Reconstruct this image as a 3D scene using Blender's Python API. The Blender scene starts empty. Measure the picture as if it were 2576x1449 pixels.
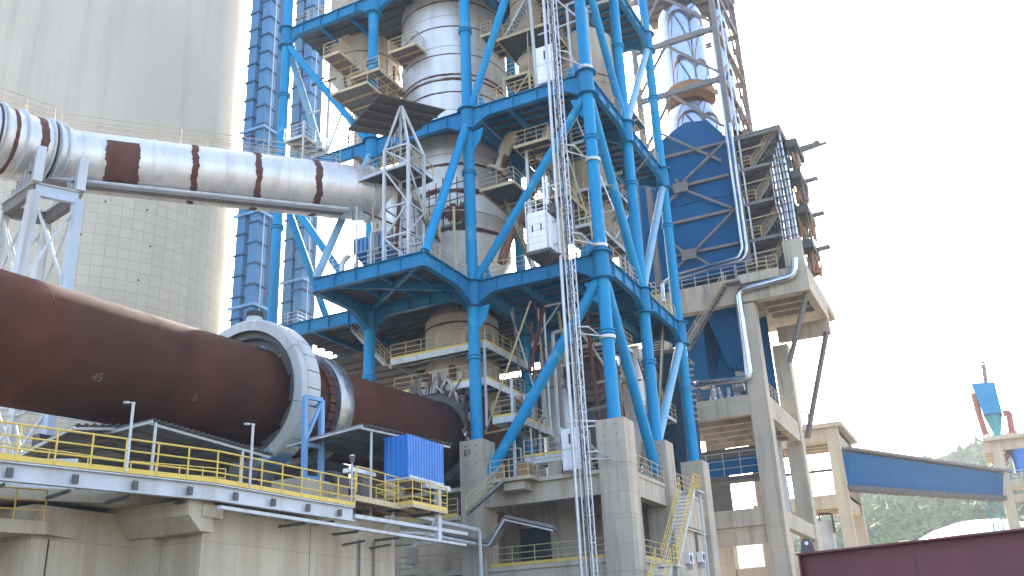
import bpy, math, random
import numpy as np
from mathutils import Vector, Matrix
random.seed(7)
SC = bpy.context.scene
COL = SC.collection
rad = math.radians
# ------------------------------------------------------------------ camera, sky, sun, exposure
PITCH, ROLL, YAW, FPX, IW, IH = rad(21.27), rad(-2.614), rad(25.97), 2383.25, 2576.0, 1449.0
CAM = Vector((0, 0, 1.7))
FW = Vector((-math.sin(YAW)*math.cos(PITCH), math.cos(YAW)*math.cos(PITCH), math.sin(PITCH)))
_r = Vector((math.cos(YAW), math.sin(YAW), 0)); _u = _r.cross(FW)
RT = _r*math.cos(ROLL)+_u*math.sin(ROLL); UP = -_r*math.sin(ROLL)+_u*math.cos(ROLL)
cd = bpy.data.cameras.new('camera'); cam = bpy.data.objects.new('camera', cd); COL.objects.link(cam)
cam.matrix_world = Matrix((( RT.x, UP.x, -FW.x, 0), (RT.y, UP.y, -FW.y, 0), (RT.z, UP.z, -FW.z, CAM.z), (0, 0, 0, 1)))
cd.sensor_width = 36; cd.lens = FPX/IW*36; cd.clip_start = .5; cd.clip_end = 3000
SC.camera = cam
SUN_AZ, SUN_EL = rad(-21), rad(31)          # azimuth measured from +Y towards +X
w = bpy.data.worlds.new('World'); SC.world = w; w.use_nodes = True
nt = w.node_tree; bg = nt.nodes['Background']
sky = nt.nodes.new('ShaderNodeTexSky'); sky.sky_type = 'NISHITA'; sky.sun_disc = False
sky.sun_elevation = SUN_EL; sky.sun_rotation = SUN_AZ; sky.dust_density = 3.6; sky.air_density = 1.0; sky.ozone_density = 1
nt.links.new(sky.outputs[0], bg.inputs[0]); bg.inputs[1].default_value = .15
sd = bpy.data.lights.new('sun', 'SUN'); sd.energy = 3.0; sd.angle = rad(.6); sd.color = (1, .93, .82)
sun = bpy.data.objects.new('sun', sd); COL.objects.link(sun)
sdir = Vector((math.sin(SUN_AZ)*math.cos(SUN_EL), math.cos(SUN_AZ)*math.cos(SUN_EL), math.sin(SUN_EL)))
sun.rotation_euler = sdir.to_track_quat('Z', 'Y').to_euler()
SC.view_settings.view_transform = 'Standard'; SC.view_settings.look = 'None'
SC.view_settings.gamma = 1; SC.view_settings.exposure = 2.72; SC.view_settings.use_curve_mapping = False
SC.render.engine = 'CYCLES'; SC.cycles.max_bounces = 6; SC.cycles.volume_bounces = 0

# ------------------------------------------------------------------ helpers
def at(x, y, X=None, Y=None, Z=None):
    d = FW*FPX+RT*(x-IW/2)-UP*(y-IH/2)
    t = (X-CAM.x)/d.x if X is not None else (Y-CAM.y)/d.y if Y is not None else (Z-CAM.z)/d.z
    return CAM+d*t
def V(*a): return Vector(a)
class M:
    def __init__(s): s.v = []; s.f = []
    def add(s, vs, fs):
        n = len(s.v); s.v += [tuple(p) for p in vs]; s.f += [tuple(i+n for i in f) for f in fs]; return s
    def box(s, x0, x1, y0, y1, z0, z1):
        return s.add([(x0,y0,z0),(x1,y0,z0),(x1,y1,z0),(x0,y1,z0),(x0,y0,z1),(x1,y0,z1),(x1,y1,z1),(x0,y1,z1)],
                     [(0,3,2,1),(4,5,6,7),(0,1,5,4),(1,2,6,5),(2,3,7,6),(3,0,4,7)])
    def bar(s, p, q, w, h=None, up=(0,0,1)):
        p, q, up = V(*p), V(*q), V(*up); h = h or w; d = (q-p).normalized()
        if abs(d.dot(up)) > .99: up = V(0,1,0)
        sd_ = d.cross(up).normalized()*(w/2); u = sd_.cross(d).normalized()*(h/2)
        return s.add([p-sd_-u, p+sd_-u, p+sd_+u, p-sd_+u, q-sd_-u, q+sd_-u, q+sd_+u, q-sd_+u],
                     [(0,1,2,3),(7,6,5,4),(0,4,5,1),(1,5,6,2),(2,6,7,3),(3,7,4,0)])
    def tube(s, p, q, r, r2=None, n=14, cap=True):
        p, q = V(*p), V(*q); r2 = r if r2 is None else r2; d = (q-p).normalized()
        a = d.cross(V(0,0,1) if abs(d.z) < .95 else V(0,1,0)).normalized(); b = d.cross(a)
        vs = [p+(a*math.cos(t)+b*math.sin(t))*r for t in [2*math.pi*i/n for i in range(n)]]
        vs += [q+(a*math.cos(t)+b*math.sin(t))*r2 for t in [2*math.pi*i/n for i in range(n)]]
        fs = [(i, i+n, (i+1) % n+n, (i+1) % n) for i in range(n)]
        if cap: fs += [tuple(range(n)), tuple(range(2*n-1, n-1, -1))]
        return s.add(vs, fs)
    def pipe(s, pts, r, n=10):
        pts = [V(*p) for p in pts]; P = [pts[0]]
        for i in range(1, len(pts)-1):            # round the corners
            a, b = (pts[i-1]-pts[i]), (pts[i+1]-pts[i]); k = min(a.length, b.length, r*4)*.5
            a, b = pts[i]+a.normalized()*k, pts[i]+b.normalized()*k
            for t in (0, .33, .67, 1): P.append(a*(1-t)**2+pts[i]*2*t*(1-t)+b*t*t)
        P.append(pts[-1]); base = len(s.v); ref = None; vs = []
        for i, p in enumerate(P):
            d = ((P[min(i+1, len(P)-1)]-p)+(p-P[max(i-1, 0)])).normalized()
            if ref is None: ref = d.cross(V(0,0,1) if abs(d.z) < .95 else V(0,1,0)).normalized()
            a = (ref-d*ref.dot(d)).normalized(); ref = a; b = d.cross(a)
            vs += [p+(a*math.cos(2*math.pi*k/n)+b*math.sin(2*math.pi*k/n))*r for k in range(n)]
        fs = []
        for i in range(len(P)-1):
            for k in range(n): fs.append((i*n+k, (i+1)*n+k, (i+1)*n+(k+1) % n, i*n+(k+1) % n))
        fs += [tuple(range(n)), tuple(range(len(P)*n-1, (len(P)-1)*n-1, -1))]
        return s.add(vs, fs)
    def lathe(s, prof, c=(0,0,0), axis=(0,0,1), n=32, a0=0, a1=2*math.pi, closed=False):
        ax = V(*axis).normalized(); a = ax.cross(V(0,0,1) if abs(ax.z) < .95 else V(0,1,0)).normalized() if abs(ax.z) < .95 else V(1,0,0)
        b = ax.cross(a); c = V(*c); full = abs(a1-a0-2*math.pi) < 1e-6; m = n if full else n+1; k = len(prof)
        vs = [c+(a*math.cos(t)+b*math.sin(t))*r+ax*h for t in [a0+(a1-a0)*i/n for i in range(m)] for r, h in prof]
        fs = []
        for i in range(n):
            j = (i+1) % m
            for q in range(k if closed else k-1): fs.append((i*k+q, j*k+q, j*k+(q+1) % k, i*k+(q+1) % k))
        if closed and not full: fs += [tuple(range(k)), tuple(range((m-1)*k, m*k))[::-1]]
        return s.add(vs, fs)
    def prism(s, poly, vec):
        n = len(poly); vec = V(*vec); poly = [V(*p) for p in poly]
        return s.add(poly+[p+vec for p in poly], [tuple(range(n-1, -1, -1)), tuple(range(n, 2*n))]+[(i, (i+1) % n, (i+1) % n+n, i+n) for i in range(n)])
LOC = {}
def mesh_of(m, name, mt, off=V(0,0,0), smooth=False):
    me = bpy.data.meshes.new(name)
    me.from_pydata([(x-off.x, y-off.y, z-off.z) for x, y, z in m.v], [], m.f); me.validate(); me.update()
    import bmesh
    bm = bmesh.new(); bm.from_mesh(me); bmesh.ops.recalc_face_normals(bm, faces=bm.faces); bm.to_mesh(me); bm.free()
    me.materials.append(mt)
    if smooth:
        for p in me.polygons: p.use_smooth = True
        me.set_sharp_from_angle(angle=rad(38))
    return me
def T(name, label, cat, loc, group=None):
    o = bpy.data.objects.new(name, None); COL.objects.link(o); o.location = loc; o.empty_display_size = .5
    o['label'] = label; o['category'] = cat
    if group: o['group'] = group
    LOC[o.name] = V(*loc); return o
def P(name, m, mt, parent, smooth=False, kind=None, label=None):
    off = LOC[parent.name]; o = bpy.data.objects.new(name, mesh_of(m, name, mt, off, smooth)); COL.objects.link(o)
    o.parent = parent; LOC[o.name] = off
    if kind: o['kind'] = kind
    if label: o['label'] = label
    return o
def I(name, me, parent, loc, rot=None, scl=None):      # one more of a shared piece, placed at a world point
    o = bpy.data.objects.new(name, me); COL.objects.link(o); o.parent = parent
    o.location = V(*loc)-LOC[parent.name]; LOC[o.name] = V(*loc)
    if rot is not None: o.rotation_euler = rot
    if scl is not None: o.scale = scl
    return o
def ST(name, m, mt, kind='structure', smooth=False):
    o = bpy.data.objects.new(name, mesh_of(m, name, mt, smooth=smooth)); COL.objects.link(o); o['kind'] = kind; return o
def copy_tree(o, parent=None, loc=None, label=None):
    c = o.copy(); COL.objects.link(c)
    if parent: c.parent = parent
    if loc is not None: c.location = loc
    if label: c['label'] = label
    for ch in o.children: copy_tree(ch, c)
    return c

# ------------------------------------------------------------------ materials
MATS = {}
def mat(name, c1, c2=None, sc=.6, rough=.6, metal=0, bump=.12, bsc=9, streak=None, spot=None, form=None, spec=.35, fleck=None, heat=None, mortar=.016):
    m = bpy.data.materials.new(name); m.use_nodes = True; nt = m.node_tree; N = nt.nodes.new; L = nt.links.new
    b = nt.nodes['Principled BSDF']; b.inputs['Roughness'].default_value = rough; b.inputs['Metallic'].default_value = metal
    b.inputs['Specular IOR Level'].default_value = spec
    g = N('ShaderNodeNewGeometry'); pos = g.outputs['Position']
    def noise(scale, vec=pos, detail=4, rg=.6):
        n = N('ShaderNodeTexNoise'); n.inputs['Scale'].default_value = scale; n.inputs['Detail'].default_value = detail; n.inputs['Roughness'].default_value = rg
        L(vec, n.inputs['Vector']); return n.outputs['Fac']
    def ramp(f, a, z, lo=0, hi=1):
        r = N('ShaderNodeMapRange'); r.inputs[1].default_value = a; r.inputs[2].default_value = z; r.inputs[3].default_value = lo; r.inputs[4].default_value = hi
        L(f, r.inputs[0]); return r.outputs[0]
    def mix(f, a, c, mode='MIX'):
        x = N('ShaderNodeMix'); x.data_type = 'RGBA'; x.blend_type = mode
        L(f, x.inputs[0]) if not isinstance(f, (int, float)) else setattr(x.inputs[0], 'default_value', f)
        for s_, v in ((6, a), (7, c)):
            if isinstance(v, tuple): x.inputs[s_].default_value = (*v[:3], 1)
            else: L(v, x.inputs[s_])
        return x.outputs[2]
    col = mix(ramp(noise(sc), .3, .7), c1, c2 or tuple(x*.8 for x in c1))
    def mapped(s3):
        mp = N('ShaderNodeMapping'); mp.inputs['Scale'].default_value = s3; L(pos, mp.inputs['Vector']); return mp.outputs[0]
    if streak: col = mix(ramp(noise(streak[2] if len(streak) > 2 else 1.3, mapped((1, 1, .07))), .48, .72, 0, streak[1]), col, streak[0])
    if form:                                        # print of the formwork boards on cast concrete
        sx = N('ShaderNodeSeparateXYZ'); L(pos, sx.inputs[0])
        if form[0] == 'cyl':
            cx, cy, R_ = form[1:4]
            def mth(op, a, c=None):
                k = N('ShaderNodeMath'); k.operation = op
                for i, v in ((0, a), (1, c)):
                    if v is None: continue
                    if isinstance(v, (int, float)): k.inputs[i].default_value = v
                    else: L(v, k.inputs[i])
                return k.outputs[0]
            u = mth('MULTIPLY', mth('ARCTAN2', mth('SUBTRACT', sx.outputs[1], cy), mth('SUBTRACT', sx.outputs[0], cx)), R_)
        else:
            k = N('ShaderNodeMath'); k.operation = 'ADD'; L(sx.outputs[0], k.inputs[0]); L(sx.outputs[1], k.inputs[1]); u = k.outputs[0]
        cb = N('ShaderNodeCombineXYZ'); L(u, cb.inputs[0]); L(sx.outputs[2], cb.inputs[1])
        br = N('ShaderNodeTexBrick'); L(cb.outputs[0], br.inputs['Vector']); br.offset = 0; br.inputs['Scale'].default_value = 1
        br.inputs['Brick Width'].default_value = form[-2]; br.inputs['Row Height'].default_value = form[-1]; br.inputs['Mortar Size'].default_value = mortar
        br.inputs['Color1'].default_value = (1, 1, 1, 1); br.inputs['Color2'].default_value = (.9, .9, .91, 1); br.inputs['Mortar'].default_value = (.68, .67, .66, 1)
        col = mix(.75, col, br.outputs['Color'], 'MULTIPLY')
    if spot: col = mix(ramp(noise(spot[2], detail=6, rg=.7), spot[1], spot[1]+.05), col, spot[0])
    if heat: col = mix(ramp(noise(1, mapped((.02, heat[1], .02)), detail=2), .42, .62), col, mix(ramp(noise(.5), .3, .7), heat[0], tuple(x*.6 for x in heat[0])))
    if fleck: col = mix(ramp(noise(fleck[2], mapped((1, 1, .35)), detail=6, rg=.75), fleck[1], fleck[1]+.04), col, fleck[0])
    fine = noise(bsc, detail=6, rg=.7)
    col = mix(.5, col, mix(fine, (.72, .72, .72), (1.28, 1.28, 1.28)), 'MULTIPLY')
    L(col, b.inputs['Base Color'])
    if bump:
        bp = N('ShaderNodeBump'); bp.inputs['Strength'].default_value = bump; bp.inputs['Distance'].default_value = .03; L(fine, bp.inputs['Height']); L(bp.outputs[0], b.inputs['Normal'])
    r2 = ramp(noise(sc*3), .3, .7, max(rough-.12, .05), min(rough+.12, 1)); L(r2, b.inputs['Roughness'])
    MATS[name] = m; return m
blue = mat('blue_paint', (.003,.20,.42), (.006,.225,.43), sc=.35, rough=.5, bump=.04, spec=.2, fleck=((.14,.08,.05), .69, 2.2), spot=((.06,.27,.42), .6, .55), streak=((.006,.12,.30), .5))
blue_fade = mat('faded_blue_paint', (.22,.37,.48), (.12,.31,.46), sc=.4, rough=.55, bump=.05, spot=((.03,.22,.5), .62, .6))
girder_b = mat('girder_blue', (.006,.15,.32), (.01,.175,.35), sc=.3, spec=.2, fleck=((.13,.08,.05), .68, 1.8), rough=.55, bump=.05, streak=((.014,.11,.25), .55))
casing_b = mat('slate_blue_casing', (.075,.205,.36), (.06,.18,.33), sc=.3, spec=.2, rough=.5, bump=.05, streak=((.06,.13,.26), .5))
deepblue = mat('deep_blue_sheet', (.002,.085,.215), (.002,.07,.185), spec=.1, sc=.25, rough=.45, bump=.06, bsc=3, streak=((.01,.06,.2), .5))
sheetblue = mat('bright_blue_sheet', (.018,.15,.46), (.015,.13,.42), rough=.4, bump=.02)
lightblue = mat('light_blue_steel', (.16,.33,.55), (.13,.28,.48), rough=.5, bump=.04, streak=((.1,.16,.22), .5))
concrete = mat('cast_concrete', (.44,.38,.295), (.38,.33,.26), sc=.5, rough=.88, bump=.25, bsc=7, streak=((.15,.13,.105), .65), form=('flat', 2.4, 1.5))
concrete_tan = mat('tan_concrete', (.45,.385,.285), (.40,.345,.26), sc=.3, rough=.9, bump=.25, bsc=7, streak=((.24,.17,.10), .6, .9), form=('flat', 2.4, 1.2))
yellow = mat('yellow_rail_paint', (.62,.42,.07), (.52,.37,.09), sc=2, rough=.5, bump=.05, spot=((.2,.1,.04), .66, 3))
beige = mat('dusty_rail_paint', (.47,.37,.21), (.40,.325,.2), sc=2, rough=.7, bump=.05, spot=((.22,.12,.06), .6, 3))
palesteel = mat('pale_grey_steel', (.46,.49,.51), (.40,.42,.43), sc=.8, rough=.5, bump=.05, streak=((.25,.2,.16), .5))
palegrey = mat('pale_blue_grey_paint', (.40,.46,.52), (.36,.42,.48), rough=.5, bump=.04)
galv = mat('galvanised_steel', (.5,.51,.52), (.4,.41,.43), sc=2, rough=.4, metal=.35, bump=.05)
darksteel = mat('dark_dusty_steel', (.10,.098,.092), (.07,.068,.066), sc=.8, rough=.8, bump=.1)
brownsteel = mat('brown_grey_steel', (.17,.155,.145), (.13,.12,.12), sc=.8, rough=.75, bump=.1)
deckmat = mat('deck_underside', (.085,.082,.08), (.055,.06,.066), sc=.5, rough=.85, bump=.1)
kilnrust = mat('kiln_rust', (.066,.022,.0115), (.027,.0115,.0085), heat=((.092,.029,.0145), .16), sc=.22, rough=.85, spec=.15, bump=.12, bsc=14, spot=((.16,.062,.035), .68, .5))
rust = mat('rust', (.12,.042,.024), (.06,.022,.016), sc=1.5, rough=.85, bump=.3, bsc=6)
silver = mat('weathered_silver', (.60,.595,.585), (.52,.515,.51), sc=.35, rough=.42, metal=.45, bump=.06, bsc=5, streak=((.32,.26,.2), .4), spot=((.14,.07,.04), .72, 1.2))
chrome = mat('bright_cladding', (.46,.49,.56), (.36,.4,.47), sc=.5, rough=.1, metal=1, bump=.05, bsc=1.5)
dustbeige = mat('dusty_beige_steel', (.44,.385,.30), (.36,.315,.26), sc=.5, rough=.75, bump=.12, bsc=6, streak=((.2,.13,.085), .6), spot=((.13,.06,.035), .69, 1.4))
whitepaint = mat('white_panel', (.72,.73,.75), (.65,.66,.69), rough=.45, bump=.02, streak=((.4,.38,.35), .4))
tyregrey = mat('tyre_steel', (.36,.37,.39), (.28,.29,.3), rough=.3, metal=.8, bump=.03)
guardgrey = mat('guard_cover_paint', (.42,.44,.43), (.36,.38,.38), sc=1.2, rough=.55, bump=.06, streak=((.2,.18,.16), .5))
roofsheet = mat('roof_sheet', (.21,.215,.21), (.13,.14,.14), sc=.8, rough=.6, metal=.3, bump=.1)
black = mat('black_rubber', (.015,.015,.016), rough=.6)
orange = mat('orange_rust_steel', (.33,.165,.07), (.2,.1,.05), sc=1.5, rough=.8, bump=.2)
maroon = mat('maroon_plate', (.13,.035,.04), (.105,.03,.036), sc=.7, rough=.5, bump=.04, streak=((.09,.03,.03), .4))
teal = mat('teal_paint', (.03,.25,.27), (.03,.22,.3), rough=.5)
dark = mat('dark_opening', (.03,.032,.036), (.02,.022,.025), rough=.8)
glassm = mat('window_glass', (.03,.04,.05), rough=.12, bump=0, spec=.6)
groundm = mat('dusty_ground', (.23,.185,.125), (.18,.15,.105), sc=.1, rough=.95, bump=.3, bsc=2)
numpaint = mat('white_number_paint', (.15,.11,.10), rough=.8)
numdark = mat('black_number_paint', (.03,.03,.03), rough=.8)

# ------------------------------------------------------------------ shared builders
def rail(parent, pts, mt, h=1.1, sp=1.5, r=.026, toe=None, lines=(1, .66, .33)):
    pts = [V(*p) for p in pts]
    m = M().pipe([p+V(0,0,h) for p in pts], r*1.15, 6)
    rl = P('railing', m, mt, parent)
    for k in lines[1:]:
        m = M().pipe([p+V(0,0,h*k) for p in pts], r, 5); P('rail', m, mt, rl)
    key = (round(h, 2), mt.name, r)
    if key not in POSTS: POSTS[key] = mesh_of(M().tube((0,0,0), (0,0,h), r*1.1, n=6), 'post', mt)
    for a, b in zip(pts, pts[1:]):
        n = max(1, round((b-a).length/sp))
        for i in range(n): I('post', POSTS[key], rl, a+(b-a)*(i/n))
    I('post', POSTS[key], rl, pts[-1])
    if toe:
        m = M()
        for a, b in zip(pts, pts[1:]): m.bar(a+V(0,0,.09), b+V(0,0,.09), .012, .17)
        P('toe_plate', m, toe, parent)
    return rl
POSTS = {}
def stairs(parent, a, b, width, side, mt_s, mt_r, n=None, rails=(1, 1), h=1.0):
    a, b, side = V(*a), V(*b), V(*side).normalized()
    for k in (0, 1):
        o = side*(width*k); P('stringer', M().bar(a+o, b+o, .06, .17), mt_s, parent)
        if rails[k]: rail(parent, [a+o, b+o], mt_r, h=h, sp=1.6)
    n = n or int(abs(b.z-a.z)/.24); ang = math.atan2(side.y, side.x)
    me = mesh_of(M().box(.03, width-.03, -.12, .12, -.03, .02), 'tread', mt_s)
    for i in range(1, n): I('tread', me, parent, a+(b-a)*(i/n), rot=(0, 0, ang))
def plat(parent, x0, x1, y0, y1, z, mt_deck, mt_edge, mt_rail, edges='fr', nj=3, eh=.24, toe=None, sp=1.4):
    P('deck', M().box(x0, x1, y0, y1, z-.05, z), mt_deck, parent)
    e = .06
    sides = dict(f=((x0,y0),(x1,y0)), r=((x1,y0),(x1,y1)), l=((x0,y1),(x0,y0)), b=((x1,y1),(x0,y1)))
    for k in 'frlb':
        (ax, ay), (bx, by) = sides[k]
        P('edge_beam', M().bar((ax, ay, z-eh/2+.012), (bx, by, z-eh/2+.012), e, eh), mt_edge, parent)
    for i in range(nj):
        y = y0+(y1-y0)*(i+1)/(nj+1); P('joist', M().bar((x0+.05, y, z-.13), (x1-.05, y, z-.13), .08, .15), mt_edge, parent)
    runs = {'f': [(x0,y0),(x1,y0)], 'r': [(x1,y0),(x1,y1)], 'l': [(x0,y1),(x0,y0)], 'fr': [(x0,y0),(x1,y0),(x1,y1)], 'lfr': [(x0,y1),(x0,y0),(x1,y0),(x1,y1)], 'lf': [(x0,y1),(x0,y0),(x1,y0)]}
    if edges: rail(parent, [(x, y, z) for x, y in runs[edges]], mt_rail, sp=sp, toe=toe)
def jag_band(parent, c, r, z, hgt, mt=None, n=72, a0=0, a1=2*math.pi, axis=(0,0,1), jag=.5):
    """a narrow band of bare rusted plate with ragged borders, standing a few mm proud of a round shell"""
    m = M(); ax = V(*axis).normalized(); a = V(1,0,0) if abs(ax.z) > .95 else ax.cross(V(0,0,1)).normalized(); b = ax.cross(a); c = V(*c)
    vs = []
    ph = [random.uniform(0, 6.28) for _ in range(6)]
    wob = lambda t, k: sum(math.sin(t*f+ph[k*3+j])/g for j, (f, g) in enumerate(((7, 2), (19, 3), (43, 4))))*.8
    n = max(n, int(90*(a1-a0)/6.28))
    for i in range(n+1):
        t = a0+(a1-a0)*i/n; o = (a*math.cos(t)+b*math.sin(t))*(r+.012)
        u = hgt*(.5+(wob(t, 0)+random.uniform(-.25, .25))*jag*.5); d = hgt*(.5+(wob(t, 1)+random.uniform(-.25, .25))*jag*.5)
        vs += [c+o+ax*(z-d), c+o+ax*(z+u)]
    m.add(vs, [(2*i, 2*i+2, 2*i+3, 2*i+1) for i in range(n)])
    return P('rust_band', m, mt or rust, parent, smooth=True)

# ================================================================== SETTING
ST('ground', M().box(-900, 900, -300, 1200, -1, 0), groundm)

# ================================================================== PREHEATER TOWER
CXm, CX0, CX1, CX2 = -47.1, -37.97, -29.35, -19.73
Y0, Y1, Y2 = 54.0, 62.0, 70.8
LB, LA, LT, LU = 26.1, 40.0, 53.9, 62.0
tower = T('preheater_tower', 'open blue steel preheater tower of tubular columns, girders and braces on concrete pillars', 'tower', (CX1, Y0, 0))
def column(x, y, z0, z1, r=.405):
    m = M().tube((x,y,z0), (x,y,z1), r, n=24); c = P('column', m, blue, tower, smooth=True)
    P('base_plate', M().tube((x,y,z0), (x,y,z0+.08), r+.2, n=24), blue, c)
    for z in (z0+5.6, LB+8.5, LA+7):
        if z < z1: P('flange_ring', M().tube((x,y,z), (x,y,z+.09), r+.13, n=24).tube((x,y,z+.24), (x,y,z+.33), r+.13, n=24).tube((x,y,z+.09), (x,y,z+.24), r+.03, n=24), blue, c)
    return c
cols = [(x, Y0) for x in (CXm, CX0, CX1, CX2)]+[(CX1, Y1), (CX2, Y1), (CX1, Y2), (CX2, Y2), (CX0, Y2)]
for x, y in cols:
    c = column(x, y, 14.9, LU)
    for L in (LB, LA, LT):
        hd = 1.75
        P('collar', M().tube((x,y,L-hd), (x,y,L), .53, n=24).tube((x,y,L-.0), (x,y,L+.06), .78, n=24).tube((x,y,L-hd-.06), (x,y,L-hd), .74, n=24), girder_b, c, smooth=True)
def girder(p, q, top, d=.95, hd=1.75, hl=1.9, w=.42, h0=True, h1=True, mt=None, st=True):
    mt = mt or girder_b; p, q = V(*p, 0), V(*q, 0); L = (q-p).length; u = (q-p)/L; nrm = V(u.y, -u.x, 0)
    prof = []
    for i in range(0, 41):
        s = L*i/40; dd = d
        for on, e in ((h0, s), (h1, L-s)):
            if on and e < hl: t = min(1, max(0, e/hl)); t = t*t*(3-2*t); dd = max(dd, hd+(d-hd)*t)
        if i % 2 == 0 or (h0 and s < hl) or (h1 and L-s < hl): prof.append((s, dd))
    poly = [p+V(0,0,top)-nrm*.015, q+V(0,0,top)-nrm*.015]+[p+u*s+V(0,0,top-dd)-nrm*.015 for s, dd in reversed(prof)]
    g = P('girder', M().prism(poly, nrm*.03), mt, tower)
    P('top_flange', M().bar(p+V(0,0,top+.02), q+V(0,0,top+.02), w, .04), mt, g)
    m = M(); sd_ = nrm*(w/2); pr = [p+u*s+V(0,0,top-dd) for s, dd in prof]; k = len(pr)
    vs = [x for a in pr for x in (a-sd_, a+sd_, a+sd_-V(0,0,.04), a-sd_-V(0,0,.04))]
    fs = [(4*i+j, 4*i+4+j, 4*i+4+(j+1) % 4, 4*i+(j+1) % 4) for i in range(k-1) for j in range(4)]+[(0,1,2,3), (4*k-1, 4*k-2, 4*k-3, 4*k-4)]
    P('bottom_flange', m.add(vs, fs), mt, g)
    if st:
        me = mesh_of(M().box(-.012, .012, -w*.44, w*.44, -d+.01, -.005), 'stiffener', mt)
        n = max(2, int(L/1.7))
        for i in range(1, n): I('stiffener', me, g, p+u*(L*i/n)+V(0,0,top), rot=(0,0,math.atan2(u.y, u.x)))
    return g
YW = 47.6
for L in (LB, LA, LT):
    girder((CX1, Y0), (CX2, Y0), L); girder((CX0, Y0), (CX1, Y0), L); girder((CXm, Y0), (CX0, Y0), L, hl=1.4)
    girder((CX2, Y0), (CX2, Y1), L); girder((CX2, Y1), (CX2, Y2), L)
    girder((CX1, Y0), (CX1, Y1), L, st=False); girder((CX1, Y1), (CX1, Y2), L, st=False)
    girder((CX1, Y1), (CX2, Y1), L, st=False); girder((CX1, Y2), (CX2, Y2), L, st=False); girder((CX0, Y2), (CX1, Y2), L, st=False)
    for x in (CX1+3.2, CX1+6.4): girder((x, Y0), (x, Y2), L-.02, d=.6, hd=.6, w=.3, h0=False, h1=False, st=False)
    jm = mesh_of(M().box(CX1-CX2+.5, -.4, -.07, .07, -.32, -.06), 'joist', girder_b)
    y = Y0+.9
    while y < Y2:
        I('joist', jm, tower, (CX2, y, L)); y += 1.05
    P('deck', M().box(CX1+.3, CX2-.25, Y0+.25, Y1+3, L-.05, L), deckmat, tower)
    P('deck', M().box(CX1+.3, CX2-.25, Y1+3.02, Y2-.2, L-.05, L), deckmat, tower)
# the bays left of the second front column
for L in (LB, LT):
    ye = Y2 if L == LB else Y1+1
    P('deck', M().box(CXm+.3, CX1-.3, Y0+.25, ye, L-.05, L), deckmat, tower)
    for i in range(15 if L == LB else 8):
        y = Y0+1+i*1.05; P('joist', M().bar((CXm+.3, y, L-.17), (CX1-.3, y, L-.17), .12, .22), darksteel, tower)
    for x in (-44, -41): P('cross_beam', M().bar((x, Y0, L-.3), (x, ye, L-.3), .25, .5), girder_b, tower)
P('deck', M().box(CX0, CX1-.3, Y0+.25, Y1, LA-.05, LA), deckmat, tower)
# forward wedge platform at the lower level
girder((-38.06, YW), (CX1, YW), LB, d=.92, hd=.92, h0=False, h1=False)
girder((CX1, YW), (CX1, Y0), LB, d=.92, hl=2.6, h0=False)
girder((-38.06, YW), (CX0, Y0), LB, d=.92, hl=2.6, h0=False)
P('deck', M().box(-37.9, CX1-.2, YW+.2, Y0-.2, LB-.05, LB), deckmat, tower)
P('cross_beam', M().bar((-38, YW, LB-.35), (CX1, Y0, LB-.35), .3, .5), girder_b, tower)
P('cross_beam', M().bar((CX1, YW, LB-.36), (-38, Y0, LB-.36), .26, .42), girder_b, tower)
for x in (-35.8, -33.7, -31.6): P('joist', M().bar((x, YW, LB-.2), (x, Y0, LB-.2), .14, .28), girder_b, tower)
def brace(a, b, r=.3, mt=None): return P('brace', M().tube(a, b, r, n=18), mt or blue, tower, smooth=True)
hb = 1.9
# front face
brace((CX1+.35, Y0, LA+.3), (CX1+5.3, Y0, LT-.6)); brace((CX2-.35, Y0, LT+.2), (CX1+5.3, Y0, LT+.3), .2)
brace((CX2-.3, Y0, LA-hb), (CX1+.4, Y0, LB+.25)); brace((CX2-.3, Y0, LB-hb+.1), (CX1+.75, Y0, 12.6), .36)
brace((CXm+.3, Y0, LT-hb), (CX0-.4, Y0, LA+.2)); brace((CXm+.3, Y0, LA-hb), (CX0-.5, Y0, LB+.2))
brace((CXm, Y0+.3, LT-hb), (CXm, Y1, LA), .3, blue_fade); brace((CXm, Y0+.3, LA-hb), (CXm, Y1+.8, LB), .3, blue)
# wedge hangers
brace((CX1, Y0-.3, LA-1.5), (CX1, YW+.15, LB+.1), .31); brace((CX0, Y0-.3, LA-1.5), (-38.06, YW+.15, LB+.1), .3, blue_fade)
# right face
brace((CX2, Y0+.4, LT-hb), (CX2, Y1-.3, LA+.2)); brace((CX2, Y2-.4, LT-hb), (CX2, Y1+.3, LA+.2), .3, blue_fade)
brace((CX2, Y0+.4, LA-hb), (CX2, Y1-.35, LB+.25), .34); brace((CX2, Y2-.4, LA-hb), (CX2, Y1+.35, LB+.25), .3, blue_fade)
brace((CX2, Y0+.4, LB-hb), (CX2, Y1-.6, 12.7), .36); brace((CX2, Y2-.4, LB-hb), (CX2, Y1+.35, 15.2), .32, blue_fade)
for L in (LB, LA, LT):      # gusset plates at the nodes
    for x, y, s in ((CX1, Y0, 1), (CX2, Y0, -1)):
        P('gusset', M().prism([(x+s*.3, Y0, L-hb), (x+s*1.3, Y0, L-hb+.1), (x+s*1.0, Y0, L-hb-.9), (x+s*.3, Y0, L-hb-1.7)], (0, .04, 0)), blue, tower)
        P('gusset', M().prism([(x+s*.3, Y0, L+.06), (x+s*1.5, Y0, L+.06), (x+s*1.3, Y0, L+.8), (x+s*.3, Y0, L+1.3)], (0, .04, 0)), blue, tower)
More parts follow.
